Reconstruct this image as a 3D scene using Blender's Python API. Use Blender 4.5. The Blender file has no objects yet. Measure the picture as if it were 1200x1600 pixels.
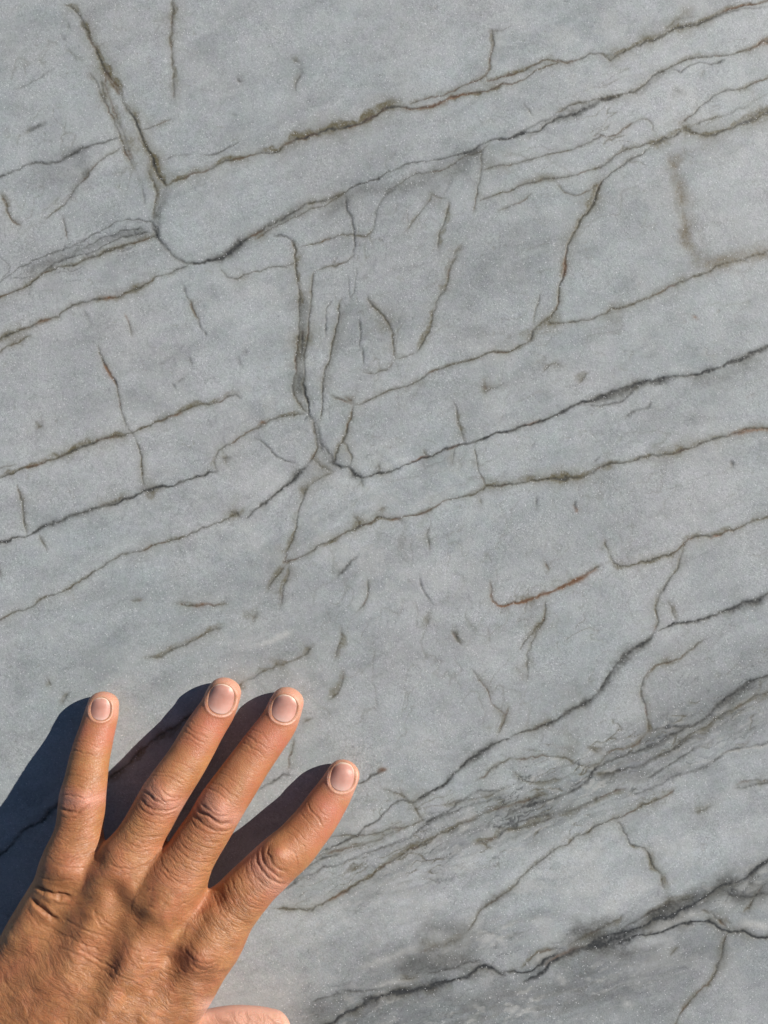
import bpy, bmesh, math
import numpy as np
from mathutils import Vector
from mathutils.bvhtree import BVHTree

# ------------------------------------------------------------------ camera, sky, sun, exposure
scene = bpy.context.scene
H = 314.0            # camera height over the slab, millimetres
F = 1256.0           # focal length in reference pixels (1200 x 1600 frame)
MM = 0.001
cam_d = bpy.data.cameras.new('camera')
cam = bpy.data.objects.new('camera', cam_d)
scene.collection.objects.link(cam)
cam.location = (0, 0, H * MM)        # looking straight down on the slab
cam.rotation_euler = (0, 0, 0)
cam_d.sensor_fit = 'VERTICAL'
cam_d.sensor_height = 36.0
cam_d.lens = 36.0 * F / 1600.0
cam_d.clip_start = 0.01
cam_d.clip_end = 50.0
cam_d.dof.use_dof = True
cam_d.dof.focus_distance = (H - 6) * MM
cam_d.dof.aperture_fstop = 9.0
scene.camera = cam

# direction to the sun relative to the slab face (x right, y up the slab, z out of it)
TURN = math.radians(25.0); GRAZE = math.radians(27.0)
sx, sy, sz = math.cos(GRAZE) * math.cos(TURN), math.cos(GRAZE) * math.sin(TURN), math.sin(GRAZE)
to_sun = Vector((sx, sy, sz))
SUN_EL = math.asin(to_sun.z); SUN_ROT = math.atan2(to_sun.x, to_sun.y)
world = bpy.data.worlds.new('World')
scene.world = world
world.use_nodes = True
wn = world.node_tree
bg = wn.nodes['Background']
sky = wn.nodes.new('ShaderNodeTexSky')
sky.sky_type = 'NISHITA'
sky.sun_disc = False
sky.sun_elevation = SUN_EL
sky.sun_rotation = SUN_ROT
wn.links.new(sky.outputs[0], bg.inputs[0])
sky.altitude = 2500.0; sky.dust_density = 0.2; sky.air_density = 0.9
bg.inputs[1].default_value = 0.05

sun_d = bpy.data.lights.new('sun', 'SUN')
sun = bpy.data.objects.new('sun', sun_d)
scene.collection.objects.link(sun)
sun_d.energy = 5.0
sun_d.angle = math.radians(0.55)
sun_d.color = (1.0, 0.955, 0.89)
sun.rotation_euler = to_sun.to_track_quat('Z', 'Y').to_euler()
sun.location = to_sun * 3.0

vs = scene.view_settings
vs.view_transform = 'Standard'
vs.look = 'None'
vs.gamma = 1.0
vs.use_curve_mapping = False
vs.exposure = 0.31

# ------------------------------------------------------------------ numeric helpers
rng = np.random.RandomState(7)
TAB = rng.rand(256, 256).astype(np.float32)
PERM = rng.permutation(256).astype(np.int64)

def nz(x, y, seed=0):
    """smooth value noise, 0..1"""
    x = np.asarray(x, np.float32) + seed * 17.37
    y = np.asarray(y, np.float32) + seed * 5.71
    xi = np.floor(x).astype(np.int64); yi = np.floor(y).astype(np.int64)
    fx = x - xi; fy = y - yi
    fx = fx * fx * (3 - 2 * fx); fy = fy * fy * (3 - 2 * fy)
    x0 = (xi + seed * 31) & 255; x1 = (x0 + 1) & 255
    y0 = (yi + seed * 57) & 255; y1 = (y0 + 1) & 255
    a = TAB[x0, y0]; b = TAB[x1, y0]; c = TAB[x0, y1]; d = TAB[x1, y1]
    return (a * (1 - fx) + b * fx) * (1 - fy) + (c * (1 - fx) + d * fx) * fy

def fbm(x, y, seed=0, octs=4, gain=0.5):
    s = 0.0; a = 1.0; t = 0.0
    for k in range(octs):
        s = s + a * nz(x * 2 ** k, y * 2 ** k, seed + k * 3)
        t += a; a *= gain
    return s / t

def sstep(x, a, b):
    t = np.clip((x - a) / (b - a), 0, 1)
    return t * t * (3 - 2 * t)

def catmull(pts, step):
    """points (n,k) -> densified curve"""
    p = np.array(pts, float)
    if len(p) < 3:
        n = max(2, int(np.linalg.norm(p[1, :2] - p[0, :2]) / step) + 1)
        t = np.linspace(0, 1, n)[:, None]
        return p[0] * (1 - t) + p[1] * t
    q = np.vstack([2 * p[0] - p[1], p, 2 * p[-1] - p[-2]])
    out = []
    for i in range(1, len(q) - 2):
        n = max(1, int(round(np.linalg.norm(q[i + 1, :2] - q[i, :2]) / step)))
        for k in range(n):
            t = k / n
            a, b, c, d = q[i - 1], q[i], q[i + 1], q[i + 2]
            out.append(0.5 * ((2 * b) + (c - a) * t + (2 * a - 5 * b + 4 * c - d) * t * t + (3 * b - 3 * c + d - a) * t ** 3))
    out.append(p[-1])
    return np.array(out)

def poly_dist(x, y, pts):
    """signed distance to a polyline, and running length (all in the units of x, y)"""
    best = np.full(x.shape, 1e9, np.float32); ln = np.zeros(x.shape, np.float32); sg = np.ones(x.shape, np.float32)
    run = 0.0
    for i in range(len(pts) - 1):
        ax, ay = pts[i, 0], pts[i, 1]; bx, by = pts[i + 1, 0], pts[i + 1, 1]
        dx, dy = bx - ax, by - ay
        L2 = dx * dx + dy * dy + 1e-9; L = math.sqrt(L2)
        t = np.clip(((x - ax) * dx + (y - ay) * dy) / L2, 0, 1)
        ex = x - (ax + t * dx); ey = y - (ay + t * dy)
        d = ex * ex + ey * ey
        m = d < best
        best = np.where(m, d, best)
        ln = np.where(m, run + t * L, ln)
        sg = np.where(m, np.sign(dx * ey - dy * ex), sg)
        run += L
    return np.sqrt(best) * sg, ln, run

def tag(o, label=None, cat=None, group=None, kind=None):
    if label: o['label'] = label
    if cat: o['category'] = cat
    if group: o['group'] = group
    if kind: o['kind'] = kind

def mesh_obj(name, co, quads, mat, parent=None):
    me = bpy.data.meshes.new(name)
    co = np.asarray(co, np.float32); q = np.asarray(quads, np.int32)
    me.vertices.add(len(co)); me.vertices.foreach_set('co', co.ravel())
    me.loops.add(q.size); me.loops.foreach_set('vertex_index', q.ravel())
    me.polygons.add(len(q))
    me.polygons.foreach_set('loop_start', np.arange(0, q.size, 4, dtype=np.int32))
    me.polygons.foreach_set('use_smooth', np.ones(len(q), bool))
    me.update(calc_edges=True); me.validate()
    me.materials.append(mat)
    o = bpy.data.objects.new(name, me)
    scene.collection.objects.link(o)
    if parent: o.parent = parent
    return o

# ------------------------------------------------------------------ node helpers
class NT:
    def __init__(s, name):
        s.m = bpy.data.materials.new(name); s.m.use_nodes = True
        s.t = s.m.node_tree; s.b = s.t.nodes['Principled BSDF']
    def n(s, typ, **kw):
        o = s.t.nodes.new(typ)
        for k, v in kw.items(): setattr(o, k, v)
        return o
    def link(s, a, b): s.t.links.new(a, b)
    def put(s, sock, v):
        if hasattr(v, 'is_output') or isinstance(v, bpy.types.NodeSocket): s.link(v, sock)
        else: sock.default_value = v
    def math(s, op, a, b=0.0, c=None, clamp=False):
        o = s.n('ShaderNodeMath', operation=op, use_clamp=clamp)
        s.put(o.inputs[0], a); s.put(o.inputs[1], b)
        if c is not None: s.put(o.inputs[2], c)
        return o.outputs[0]
    def mix(s, f, a, b, mode='MIX'):
        o = s.n('ShaderNodeMix', data_type='RGBA', blend_type=mode)
        s.put(o.inputs[0], f)
        for sock, v in ((o.inputs[6], a), (o.inputs[7], b)):
            if isinstance(v, tuple): v = (*v, 1.0) if len(v) == 3 else v
            s.put(sock, v)
        return o.outputs[2]
    def noise(s, scale, detail=2.0, rough=0.5, vec=None, dist=0.0):
        o = s.n('ShaderNodeTexNoise'); o.inputs['Scale'].default_value = scale
        o.inputs['Detail'].default_value = detail; o.inputs['Roughness'].default_value = rough
        o.inputs['Distortion'].default_value = dist
        if vec is not None: s.link(vec, o.inputs['Vector'])
        return o
    def ramp(s, v, a, b, c=0.0, d=1.0):
        o = s.n('ShaderNodeMapRange'); s.put(o.inputs[0], v)
        o.inputs[1].default_value = a; o.inputs[2].default_value = b
        o.inputs[3].default_value = c; o.inputs[4].default_value = d
        return o.outputs[0]
    def attr(s, name):
        return s.n('ShaderNodeAttribute', attribute_name=name)

# ------------------------------------------------------------------ stone material
def stone_material():
    g = NT('veined_quartzite')
    co = g.n('ShaderNodeTexCoord').outputs['Object']
    A = g.attr('minerals'); sep = g.n('ShaderNodeSeparateColor'); g.link(A.outputs['Color'], sep.inputs[0])
    dark, olive, rust = sep.outputs[0], sep.outputs[1], sep.outputs[2]
    white = g.attr('quartz').outputs['Fac']
    tone = g.attr('tone').outputs['Fac']
    outer = g.attr('outer').outputs['Fac']
    # base
    big = g.noise(14.0, 4, 0.6, co, 0.6).outputs['Fac']
    base = g.mix(g.ramp(big, 0.35, 0.65), (0.340, 0.379, 0.374), (0.383, 0.403, 0.398))
    base = g.mix(g.ramp(g.noise(230.0, 3, 0.6, co).outputs['Fac'], 0.38, 0.62), base, g.mix(1.0, base, (1.03, 0.99, 1.035), 'MULTIPLY'))
    base = g.mix(g.ramp(g.noise(45.0, 4, 0.6, co, 1.0).outputs['Fac'], 0.4, 0.75, 0, 0.45), base, (0.43, 0.437, 0.43))
    # crystal grain, two sizes
    v1 = g.n('ShaderNodeTexVoronoi'); g.link(co, v1.inputs['Vector']); v1.inputs['Scale'].default_value = 2000.0
    s1 = g.n('ShaderNodeSeparateColor'); g.link(v1.outputs['Color'], s1.inputs[0])
    v2 = g.n('ShaderNodeTexVoronoi'); g.link(co, v2.inputs['Vector']); v2.inputs['Scale'].default_value = 3300.0
    s2 = g.n('ShaderNodeSeparateColor'); g.link(v2.outputs['Color'], s2.inputs[0])
    fine = g.noise(900.0, 3, 0.7, co).outputs['Fac']
    gr = g.math('ADD', g.ramp(s1.outputs[0], 0, 1, -0.13, 0.13), g.ramp(fine, 0.3, 0.7, -0.10, 0.10))
    gr = g.math('ADD', gr, g.ramp(s2.outputs[1], 0, 1, -0.10, 0.10))
    gr = g.math('MULTIPLY', gr, g.ramp(g.noise(60.0, 3, 0.6, co).outputs['Fac'], .35, .65, .45, 1.05))
    gr = g.math('ADD', gr, g.ramp(g.noise(260.0, 3, 0.6, co).outputs['Fac'], 0.3, 0.7, -0.05, 0.05))
    tn = g.math('MULTIPLY', g.math('ADD', gr, 1.0), tone)
    cm = g.n('ShaderNodeCombineColor')
    for i in range(3): g.link(tn, cm.inputs[i])
    base = g.mix(1.0, base, cm.outputs[0], 'MULTIPLY')
    # outside the photographed part: procedural veins
    mp = g.n('ShaderNodeMapping'); g.link(co, mp.inputs['Vector'])
    mp.inputs['Rotation'].default_value = (0, 0, math.radians(-20)); mp.inputs['Scale'].default_value = (3.0, 11.0, 3.0)
    vv = g.n('ShaderNodeTexVoronoi', feature='DISTANCE_TO_EDGE'); vv.inputs['Scale'].default_value = 1.6
    wv = g.mix(0.25, mp.outputs[0], g.noise(6.0, 5, 0.6, co).outputs['Color'])
    g.link(wv, vv.inputs['Vector'])
    ov = g.math('MULTIPLY', g.ramp(vv.outputs['Distance'], 0.0, 0.025, 0.75, 0.0), outer)
    # veins
    nvein = g.ramp(g.noise(1100.0, 2, 0.6, co).outputs['Fac'], 0.25, 0.75, 0.72, 1.28)
    def amt(x): return g.math('MULTIPLY', x, nvein, clamp=True)
    base = g.mix(amt(white), base, (0.54, 0.54, 0.515))
    base = g.mix(amt(g.math('MAXIMUM', olive, ov)), base, (0.150, 0.132, 0.082))
    base = g.mix(amt(rust), base, (0.235, 0.115, 0.055))
    base = g.mix(amt(dark), base, (0.050, 0.052, 0.052))
    # pale mineral grains, their glint partly painted as near-white base colour
    gl = g.math('GREATER_THAN', s2.outputs[2], 0.990)
    base = g.mix(g.math('MULTIPLY', gl, 0.55), base, (0.80, 0.80, 0.80))
    g.link(base, g.b.inputs['Base Color'])
    rough = g.ramp(s1.outputs[1], 0, 1, 0.42, 0.62)
    rough = g.math('SUBTRACT', rough, g.math('MULTIPLY', gl, 0.2))
    g.link(rough, g.b.inputs['Roughness'])
    g.b.inputs['Specular IOR Level'].default_value = 0.4
    bmp = g.n('ShaderNodeBump'); bmp.inputs['Strength'].default_value = 0.34; bmp.inputs['Distance'].default_value = 0.00014
    hgt = g.math('ADD', g.math('MULTIPLY', s1.outputs[0], 0.45), g.math('MULTIPLY', fine, 0.9))
    hgt = g.math('ADD', hgt, g.math('MULTIPLY', g.noise(180.0, 4, 0.65, co).outputs['Fac'], 1.5))
    g.link(hgt, bmp.inputs['Height']); g.link(bmp.outputs[0], g.b.inputs['Normal'])
    return g.m

# ------------------------------------------------------------------ the slab: veins traced as curves over a dense sheet
# kind, width, strength, points       kinds: o olive, d black, g grey, b brown, r rust, w pale quartz
VEINS = [
('g',4,.22,[(258,292),(252,315),(248,340),(246,362)]),('o',2,.5,[(232,262),(243,300),(240,340)]),('b',1.5,.5,[(660,700),(665,712)]),('o',2,.4,[(480,760),(500,745),(520,738)]),('w',5,.35,[(400,1012),(430,1000),(460,985)]),
('o',3.2,.7,[(168,1217),(200,1192),(238,1160),(262,1141),(282,1127),(330,1095),(380,1066)]),('d',3.0,.6,[(-40,1365),(0,1335),(40,1300),(85,1262),(120,1240),(168,1217)]),
('o',4.5,.35,[(120,25),(140,60),(158,100),(182,140),(203,175),(225,225),(248,275)]),('o',5,.3,[(165,110),(172,160),(195,215),(212,262)]),('g',9,.22,[(700,250),(640,290),(560,300),(500,345)]),
('g',3,.35,[(500,690),(512,705),(520,722)]),('o',4,.4,[(488,715),(500,728),(520,735)]),('g',6,.4,[(495,660),(500,690),(505,712)]),
('o',2.6,.75,[(258,290),(290,278),(330,262),(365,250),(400,242),(430,233),(460,221)]),
('O',4.6,.85,[(450,226),(470,215),(490,207),(510,202),(540,200),(560,194),(580,182),(600,171),(622,167)]),
('o',1.8,.8,[(600,170),(622,167),(650,170),(672,167),(690,158),(710,151),(735,145),(760,141),(785,132)]),
('r',1.2,.5,[(545,201),(560,195)]),('r',1.5,.55,[(628,168),(660,170),(690,159),(725,147),(750,143)]),
('b',1.6,.6,[(640,162),(665,155),(700,146),(720,135),(745,128),(757,117)]),
('o',1.8,.7,[(755,118),(763,124),(780,120),(800,115),(830,102),(855,94),(880,97),(905,91),(940,86),(952,92),(965,85),(1000,70),(1040,52),(1080,40),(1110,28),(1140,16),(1175,6),(1230,-12)]),
('b',1.6,.6,[(760,141),(785,133),(800,134),(820,122),(833,112),(867,100),(880,97)]),
('O',4.2,.45,[(1000,70),(1040,54),(1080,38),(1120,26)]),('r',1.5,.4,[(1120,24),(1150,12),(1200,-1)]),('o',5,.3,[(1020,60),(1045,42),(1065,28),(1085,24)]),('o',6,.35,[(945,82),(960,88),(975,84)]),
('g',1.6,.35,[(1085,38),(1110,30),(1140,20),(1200,8)]),
('o',2.8,.6,[(98,5),(110,14),(125,28),(137,50),(145,75),(160,100)]),('O',4.8,.65,[(153,90),(165,108),(178,125)]),('o',2.0,.6,[(165,110),(178,125),(190,146)]),
('O',3.2,.75,[(203,170),(215,200),(228,228),(240,255),(248,275),(258,292)]),
('b',2.2,.55,[(140,113),(150,128),(158,148),(165,165),(180,195),(188,215),(197,235),(208,262)]),('O',4,.4,[(158,120),(162,145),(165,163)]),
('o',2.8,.5,[(268,-5),(269,30),(267,60),(268,100),(270,135),(273,162)]),('O',5,.4,[(269,12),(269,42)]),
('g',1.9,.6,[(-30,285),(0,277),(25,265),(50,256),(85,254),(110,243),(135,230),(160,223),(185,218)]),('g',6,.4,[(95,250),(115,240),(142,229)]),
('b',1.8,.5,[(192,230),(165,245),(145,262),(130,285),(110,305),(90,325),(68,348)]),('g',4,.3,[(140,262),(125,285),(105,310)]),
('b',2.6,.55,[(-5,298),(5,312),(10,330),(20,345),(32,353)]),
('b',1.5,.45,[(222,205),(245,197),(270,188)]),('g',2.2,.3,[(255,250),(280,240),(300,240)]),('g',1.6,.4,[(315,243),(330,242),(345,239),(355,230),(372,218)]),
('b',1.6,.4,[(98,335),(101,350),(106,372)]),('g',3,.3,[(222,290),(228,320)]),('g',4,.35,[(250,318),(243,335),(236,345)]),
('g',1.4,.5,[(-25,455),(0,442),(20,425),(45,412),(75,398),(100,388),(130,375),(160,360),(185,345),(210,342),(240,348),(250,362)]),
('b',1.9,.7,[(-25,478),(0,465),(30,450),(55,437),(80,424),(105,415),(140,402),(165,395),(200,383),(225,375),(248,364)]),
('g',1.2,.45,[(60,432),(100,405),(140,395),(170,380),(210,368),(235,362)]),('o',2.5,.5,[(130,408),(160,395),(200,385)]),('g',1.2,.4,[(0,440),(8,430),(16,415),(-8,395)]),
('g',1.0,.4,[(120,392),(160,372),(190,362),(225,358)]),('g',8,.22,[(30,430),(100,400),(180,370),(235,362)]),
('d',1.9,.6,[(238,350),(245,362),(260,385),(275,400),(297,411),(315,410)]),('g',4,.5,[(242,358),(252,372)]),
('d',2.4,.75,[(295,411),(318,410),(345,405),(365,388),(390,370)]),('g',6.0,.6,[(322,410),(345,402),(365,388),(388,373)]),
('b',1.8,.7,[(385,373),(415,355),(440,340),(470,325),(500,313),(530,305),(545,296)]),('r',1.5,.3,[(390,370),(410,358)]),
('g',4,.5,[(390,368),(420,350),(450,335),(468,325)]),
('b',1.5,.6,[(395,374),(430,352),(465,335),(500,322),(527,308),(540,303)]),
('g',1.5,.8,[(538,302),(545,296),(565,287),(590,280),(615,268),(640,258),(665,252),(685,249),(705,246),(725,240),(745,232),(760,222),(775,218),(800,214),(825,207)]),
('g',5,.4,[(720,240),(735,240),(752,232)]),('g',14,.28,[(700,262),(730,248),(750,242)]),('g',10,.22,[(690,290),(710,275),(725,262),(740,255)]),
('b',1.5,.5,[(600,298),(630,283),(653,273),(673,269),(693,267),(710,257),(730,243),(750,240),(760,230),(767,222)]),
('d',1.6,.7,[(800,214),(830,210),(848,203),(860,193),(880,185),(895,178),(912,170)]),('g',3,.4,[(800,217),(825,203),(845,192),(865,185)]),
('g',4.5,.6,[(870,190),(890,180),(905,175),(920,168),(935,160),(965,153)]),('b',1.3,.6,[(868,180),(885,168),(905,162),(935,157),(965,151)]),
('b',2.1,.75,[(935,159),(965,152),(985,145),(1005,130),(1025,115),(1045,107),(1065,97),(1085,90),(1120,85),(1155,84),(1180,72),(1205,60),(1235,48)]),('r',3,.25,[(1165,80),(1190,68),(1210,58)]),
('g',4,.3,[(1000,140),(1020,125),(1040,112)]),
('g',1.6,.45,[(1048,108),(1065,113),(1080,104),(1095,98),(1115,100),(1135,92)]),
('b',1.5,.65,[(1060,193),(1080,180),(1100,165),(1120,148),(1145,140),(1170,133),(1205,120),(1240,108)]),
('O',4.0,.75,[(1062,197),(1085,210),(1105,213),(1130,205),(1150,197),(1168,192),(1185,180),(1210,172),(1240,162)]),('O',8,.5,[(1168,188),(1182,176),(1200,172)]),('O',5,.5,[(1066,198),(1078,198)]),
('o',2.2,.55,[(1080,200),(1092,192),(1108,185),(1128,180)]),('g',2.0,.3,[(1130,180),(1150,172),(1170,168)]),
('o',2.4,.75,[(1080,204),(1065,205),(1045,212),(1030,217),(1015,230)]),('O',4,.5,[(1050,212),(1030,220),(1015,230)]),
('b',1.5,.7,[(1015,230),(1000,240),(985,250),(965,263),(950,275),(938,285),(932,300)]),
('b',2.0,.75,[(938,285),(932,300),(925,320),(912,340),(900,358),(890,380),(884,405),(878,430),(875,450),(873,470),(864,490),(852,502)]),('O',3.5,.45,[(938,285),(930,305),(915,335)]),('r',1.6,.35,[(885,400),(877,440)]),
('b',2.0,.6,[(858,495),(845,506),(830,515),(826,530),(815,538),(800,546)]),('O',5,.35,[(832,514),(822,534)]),
('b',1.4,.7,[(815,538),(800,545),(775,552),(745,560),(710,568),(690,575),(665,588),(640,600),(610,610),(585,622),(565,632),(553,634)]),
('b',1.4,.6,[(1045,213),(1015,222),(990,232),(965,243),(945,256),(925,265),(900,272),(870,277),(845,283),(820,290),(800,297),(770,308),(748,318)]),('o',3,.3,[(880,275),(845,284),(800,297)]),
('b',1.4,.6,[(752,266),(775,258),(800,257),(830,250),(860,240),(890,235),(915,225),(930,218),(937,210),(955,212),(975,200),(995,190)]),('b',1.2,.3,[(995,190),(1010,188),(1020,195),(1025,210)]),
('b',1.8,.35,[(778,332),(800,323),(820,314),(835,304)]),('b',1.5,.35,[(870,283),(880,300),(900,305),(920,297),(935,286)]),
('t',12,.72,[(1043,238),(1055,262),(1060,290),(1065,320),(1070,350),(1076,378),(1085,402)]),('t',13,.7,[(1080,400),(1100,412),(1130,408),(1160,400),(1190,396),(1215,392)]),
('b',1.5,.7,[(853,507),(880,506),(905,500),(935,490),(965,480),(1000,472),(1030,457),(1050,445),(1070,438),(1095,430),(1120,417),(1150,408),(1180,398),(1205,388),(1240,375)]),('O',5,.5,[(1053,445),(1077,438)]),('O',3,.5,[(853,503),(862,508)]),
('b',1.4,.35,[(845,455),(838,480),(833,500),(836,512)]),('b',1.4,.4,[(816,163),(825,173),(833,185)]),
('o',1.8,.5,[(768,48),(769,75),(765,95),(758,116),(746,128)]),('b',1.5,.3,[(762,51),(785,48),(802,38)]),
('b',2.4,.5,[(455,92),(465,97)]),('b',2.4,.4,[(470,113),(463,130),(466,148)]),('g',6,.2,[(468,92),(468,125)]),('g',2,.3,[(585,115),(597,118)]),
('g',1.5,.5,[(425,369),(438,367),(450,370),(460,380)]),
('o',2.0,.65,[(455,374),(461,390),(460,415),(462,440),(467,460),(468,480),(466,510),(463,540),(462,570),(459,600),(460,622),(468,635),(478,645)]),
('O',5.5,.6,[(470,510),(470,530),(471,552)]),('g',6.5,.35,[(472,465),(472,500),(470,550),(468,590),(468,625)]),('O',3.5,.3,[(459,380),(462,430)]),
('g',1.6,.4,[(538,305),(540,323),(547,337),(552,353),(555,377),(553,400)]),('g',5,.2,[(540,305),(542,330),(556,360)]),
('b',1.3,.45,[(470,386),(490,380),(515,370),(540,365),(575,368),(584,360)]),('g',2.4,.25,[(584,362),(588,335),(600,305),(620,290)]),
('b',1.4,.6,[(342,421),(352,432),(365,437),(380,432),(400,421),(435,419),(460,413)]),('o',6,.2,[(350,432),(370,436),(390,430)]),
('b',1.3,.55,[(492,423),(505,421),(525,416),(540,410),(555,400)]),
('b',1.5,.6,[(493,423),(487,440),(485,480),(483,510),(478,530),(475,560),(476,590),(478,620),(480,640)]),
('d',1.6,.6,[(476,600),(479,630),(481,645),(488,657)]),('b',1.5,.65,[(488,655),(492,680),(495,700),(490,714),(477,728)]),
('d',1.9,.75,[(480,728),(470,738),(455,752),(440,765),(425,778),(405,795),(385,812)]),('g',5,.45,[(482,726),(468,740),(450,755)]),
('b',1.2,.65,[(535,465),(530,490),(525,520),(517,545),(513,570),(507,592),(504,610),(503,640),(499,660)]),('g',9,.14,[(540,470),(525,540),(508,610)]),
('g',1.2,.55,[(518,473),(509,488),(508,510),(507,525)]),('g',1.3,.5,[(544,430),(543,450),(548,465),(556,440),(558,418)]),
('b',1.5,.65,[(573,460),(576,475),(590,487),(605,500),(612,520),(613,540),(618,558)]),('b',1.6,.5,[(615,562),(605,575),(588,585),(568,582)]),('o',7,.2,[(600,492),(612,520)]),
('g',1.3,.6,[(559,498),(560,530),(559,545)]),('g',1.3,.5,[(562,540),(566,555),(568,572)]),
('o',2.6,.55,[(712,395),(703,425),(697,445),(685,465),(678,485),(672,510),(662,530),(650,550)]),('b',1.6,.4,[(650,550),(632,556),(618,558)]),
('o',2.4,.45,[(700,312),(696,335),(690,360),(684,393)]),('o',4,.35,[(722,382),(710,392),(705,402)]),
('b',1.8,.35,[(675,300),(660,325),(642,350),(632,362)]),('b',1.6,.4,[(672,302),(682,308),(695,310)]),('g',2.4,.25,[(705,285),(695,305)]),
('b',1.5,.35,[(755,235),(750,270),(748,300),(738,335)]),('g',20,.14,[(735,235),(755,255),(752,300)]),
('o',2.4,.6,[(515,618),(528,624),(540,628),(553,633)]),('O',4,.4,[(540,620),(553,630)]),
('b',1.5,.65,[(553,633),(550,655),(543,675),(538,690),(527,699),(522,712),(520,722)]),('b',1.6,.6,[(538,690),(543,700),(549,706),(548,722),(548,735)]),
('d',2.0,.65,[(512,722),(520,724),(535,730),(545,731),(552,740),(565,746)]),('g',6,.35,[(515,715),(522,725)]),('g',8,.3,[(545,735),(562,748)]),('o',2,.4,[(563,746),(569,760)]),
('d',1.4,.8,[(560,745),(575,746),(590,742),(620,731),(645,721),(680,709),(710,698),(725,694),(745,688),(775,678),(800,673),(830,662),(860,652),(880,645)]),
('r',2.0,.55,[(640,721),(655,716),(668,711)]),('r',1.6,.45,[(700,703),(720,694)]),('r',1.6,.4,[(820,664),(842,656)]),('o',3,.3,[(585,738),(592,728),(592,745)]),
('d',2.1,.85,[(870,650),(885,640),(900,632),(930,622),(960,612),(990,603),(1020,595),(1050,590),(1080,588),(1110,580),(1140,567),(1170,555),(1205,541),(1240,528)]),
('g',4.5,.5,[(925,626),(950,620),(980,610),(1010,600),(1045,595),(1065,592)]),('g',1.8,.5,[(920,632),(945,634),(965,627),(982,617),(992,607)]),('g',2.2,.4,[(975,655),(985,645),(1010,640),(1020,627)]),('O',5,.4,[(985,610),(1000,607)]),('g',16,.2,[(1060,600),(1120,590),(1200,560)]),
('o',1.7,.5,[(705,627),(715,645),(720,665),(725,692)]),('b',1.4,.55,[(740,697),(748,725),(760,762)]),('o',2.4,.4,[(712,700),(706,728)]),
('o',2.1,.6,[(480,757),(475,775),(465,800),(460,835),(449,862),(445,880)]),('O',6,.55,[(444,880),(455,874)]),('o',2.8,.45,[(444,885),(430,905),(417,925)]),('o',2.0,.5,[(454,882),(449,905),(441,932),(436,953)]),('o',5,.25,[(402,950),(393,975)]),('o',4,.3,[(478,755),(474,775)]),
('o',2.0,.7,[(447,878),(462,872),(480,865),(505,850),(530,842),(545,832),(560,820),(580,815),(590,808),(605,810),(625,812)]),('O',4.0,.6,[(535,838),(550,828),(565,819),(578,815)]),('r',3,.4,[(612,812),(628,812)]),('g',5,.4,[(612,806),(622,812),(632,820)]),('o',2.2,.5,[(550,803),(557,812),(560,822)]),('o',3,.3,[(590,800),(605,793)]),
('b',1.9,.65,[(622,812),(640,808),(660,800),(690,788),(715,778),(740,772),(760,763),(785,760),(800,758)]),
('o',2.4,.75,[(755,763),(785,760),(800,758),(830,752),(870,748),(915,743),(935,733),(955,727),(985,722),(1010,715),(1040,711)]),('O',3.5,.4,[(830,752),(915,743)]),
('b',2.0,.75,[(1030,712),(1060,705),(1090,695),(1120,685),(1150,678),(1170,672),(1205,671),(1240,665)]),('O',5,.4,[(942,730),(962,723)]),('O',5,.4,[(1055,706),(1075,699)]),('O',5,.3,[(1110,688),(1125,684)]),('r',2.5,.3,[(1135,680),(1170,674),(1210,674)]),('g',2.4,.35,[(925,725),(938,712)]),
('b',2.0,.7,[(-30,542),(0,530),(20,522),(37,515),(60,505),(80,498),(100,485),(123,475),(147,471),(170,465),(187,463),(207,453),(227,443),(250,432),(273,423),(297,412)]),
('O',3.4,.45,[(0,530),(20,523),(45,512)]),('O',3,.4,[(205,455),(230,441)]),('r',2.5,.35,[(158,467),(182,463)]),('r',2.4,.3,[(55,508),(80,498)]),('b',2.0,.5,[(-20,560),(0,549),(22,538),(50,524)]),
('o',2.3,.75,[(-30,755),(0,746),(15,742),(45,732),(75,720),(105,708),(135,697),(165,687),(195,678),(215,672),(240,662),(270,652)]),
('o',2.0,.65,[(265,654),(295,640),(310,633),(340,627),(352,620),(366,616),(376,622)]),('O',3.8,.5,[(95,712),(135,698),(175,683)]),('r',2,.3,[(265,655),(282,648)]),('r',2,.3,[(40,733),(70,722)]),('b',1.4,.3,[(-10,733),(10,731),(25,728)]),
('b',1.4,.35,[(196,660),(205,672),(213,684)]),('b',1.4,.6,[(152,538),(162,560),(170,580),(180,600),(183,615),(189,640),(197,665)]),('r',2.4,.7,[(162,562),(170,580),(181,600)]),('d',2.2,.5,[(160,560),(166,570)]),('d',2.2,.4,[(178,592),(182,602)]),
('b',1.5,.6,[(213,683),(217,700),(220,735),(224,765)]),
('d',1.8,.75,[(-30,857),(0,848),(20,842),(45,833),(75,822),(105,810),(130,802),(155,792),(190,783),(215,772),(245,760),(265,757),(290,748),(315,743),(338,737)]),
('O',5,.5,[(155,790),(175,783),(195,778)]),('O',6,.5,[(218,768),(230,764),(252,758)]),('g',4,.35,[(60,826),(110,810),(150,794)]),
('o',2.0,.55,[(338,737),(335,722),(338,710),(350,699),(370,690),(395,673),(415,665)]),('O',7,.45,[(346,716),(360,714)]),
('o',1.9,.65,[(405,668),(420,658),(435,655),(460,650),(478,646)]),('r',3,.3,[(408,662),(420,657)]),
('b',1.6,.45,[(28,758),(33,790),(40,832)]),('b',1.5,.5,[(61,833),(66,845),(71,862)]),('b',2,.5,[(0,880),(2,905)]),
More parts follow.
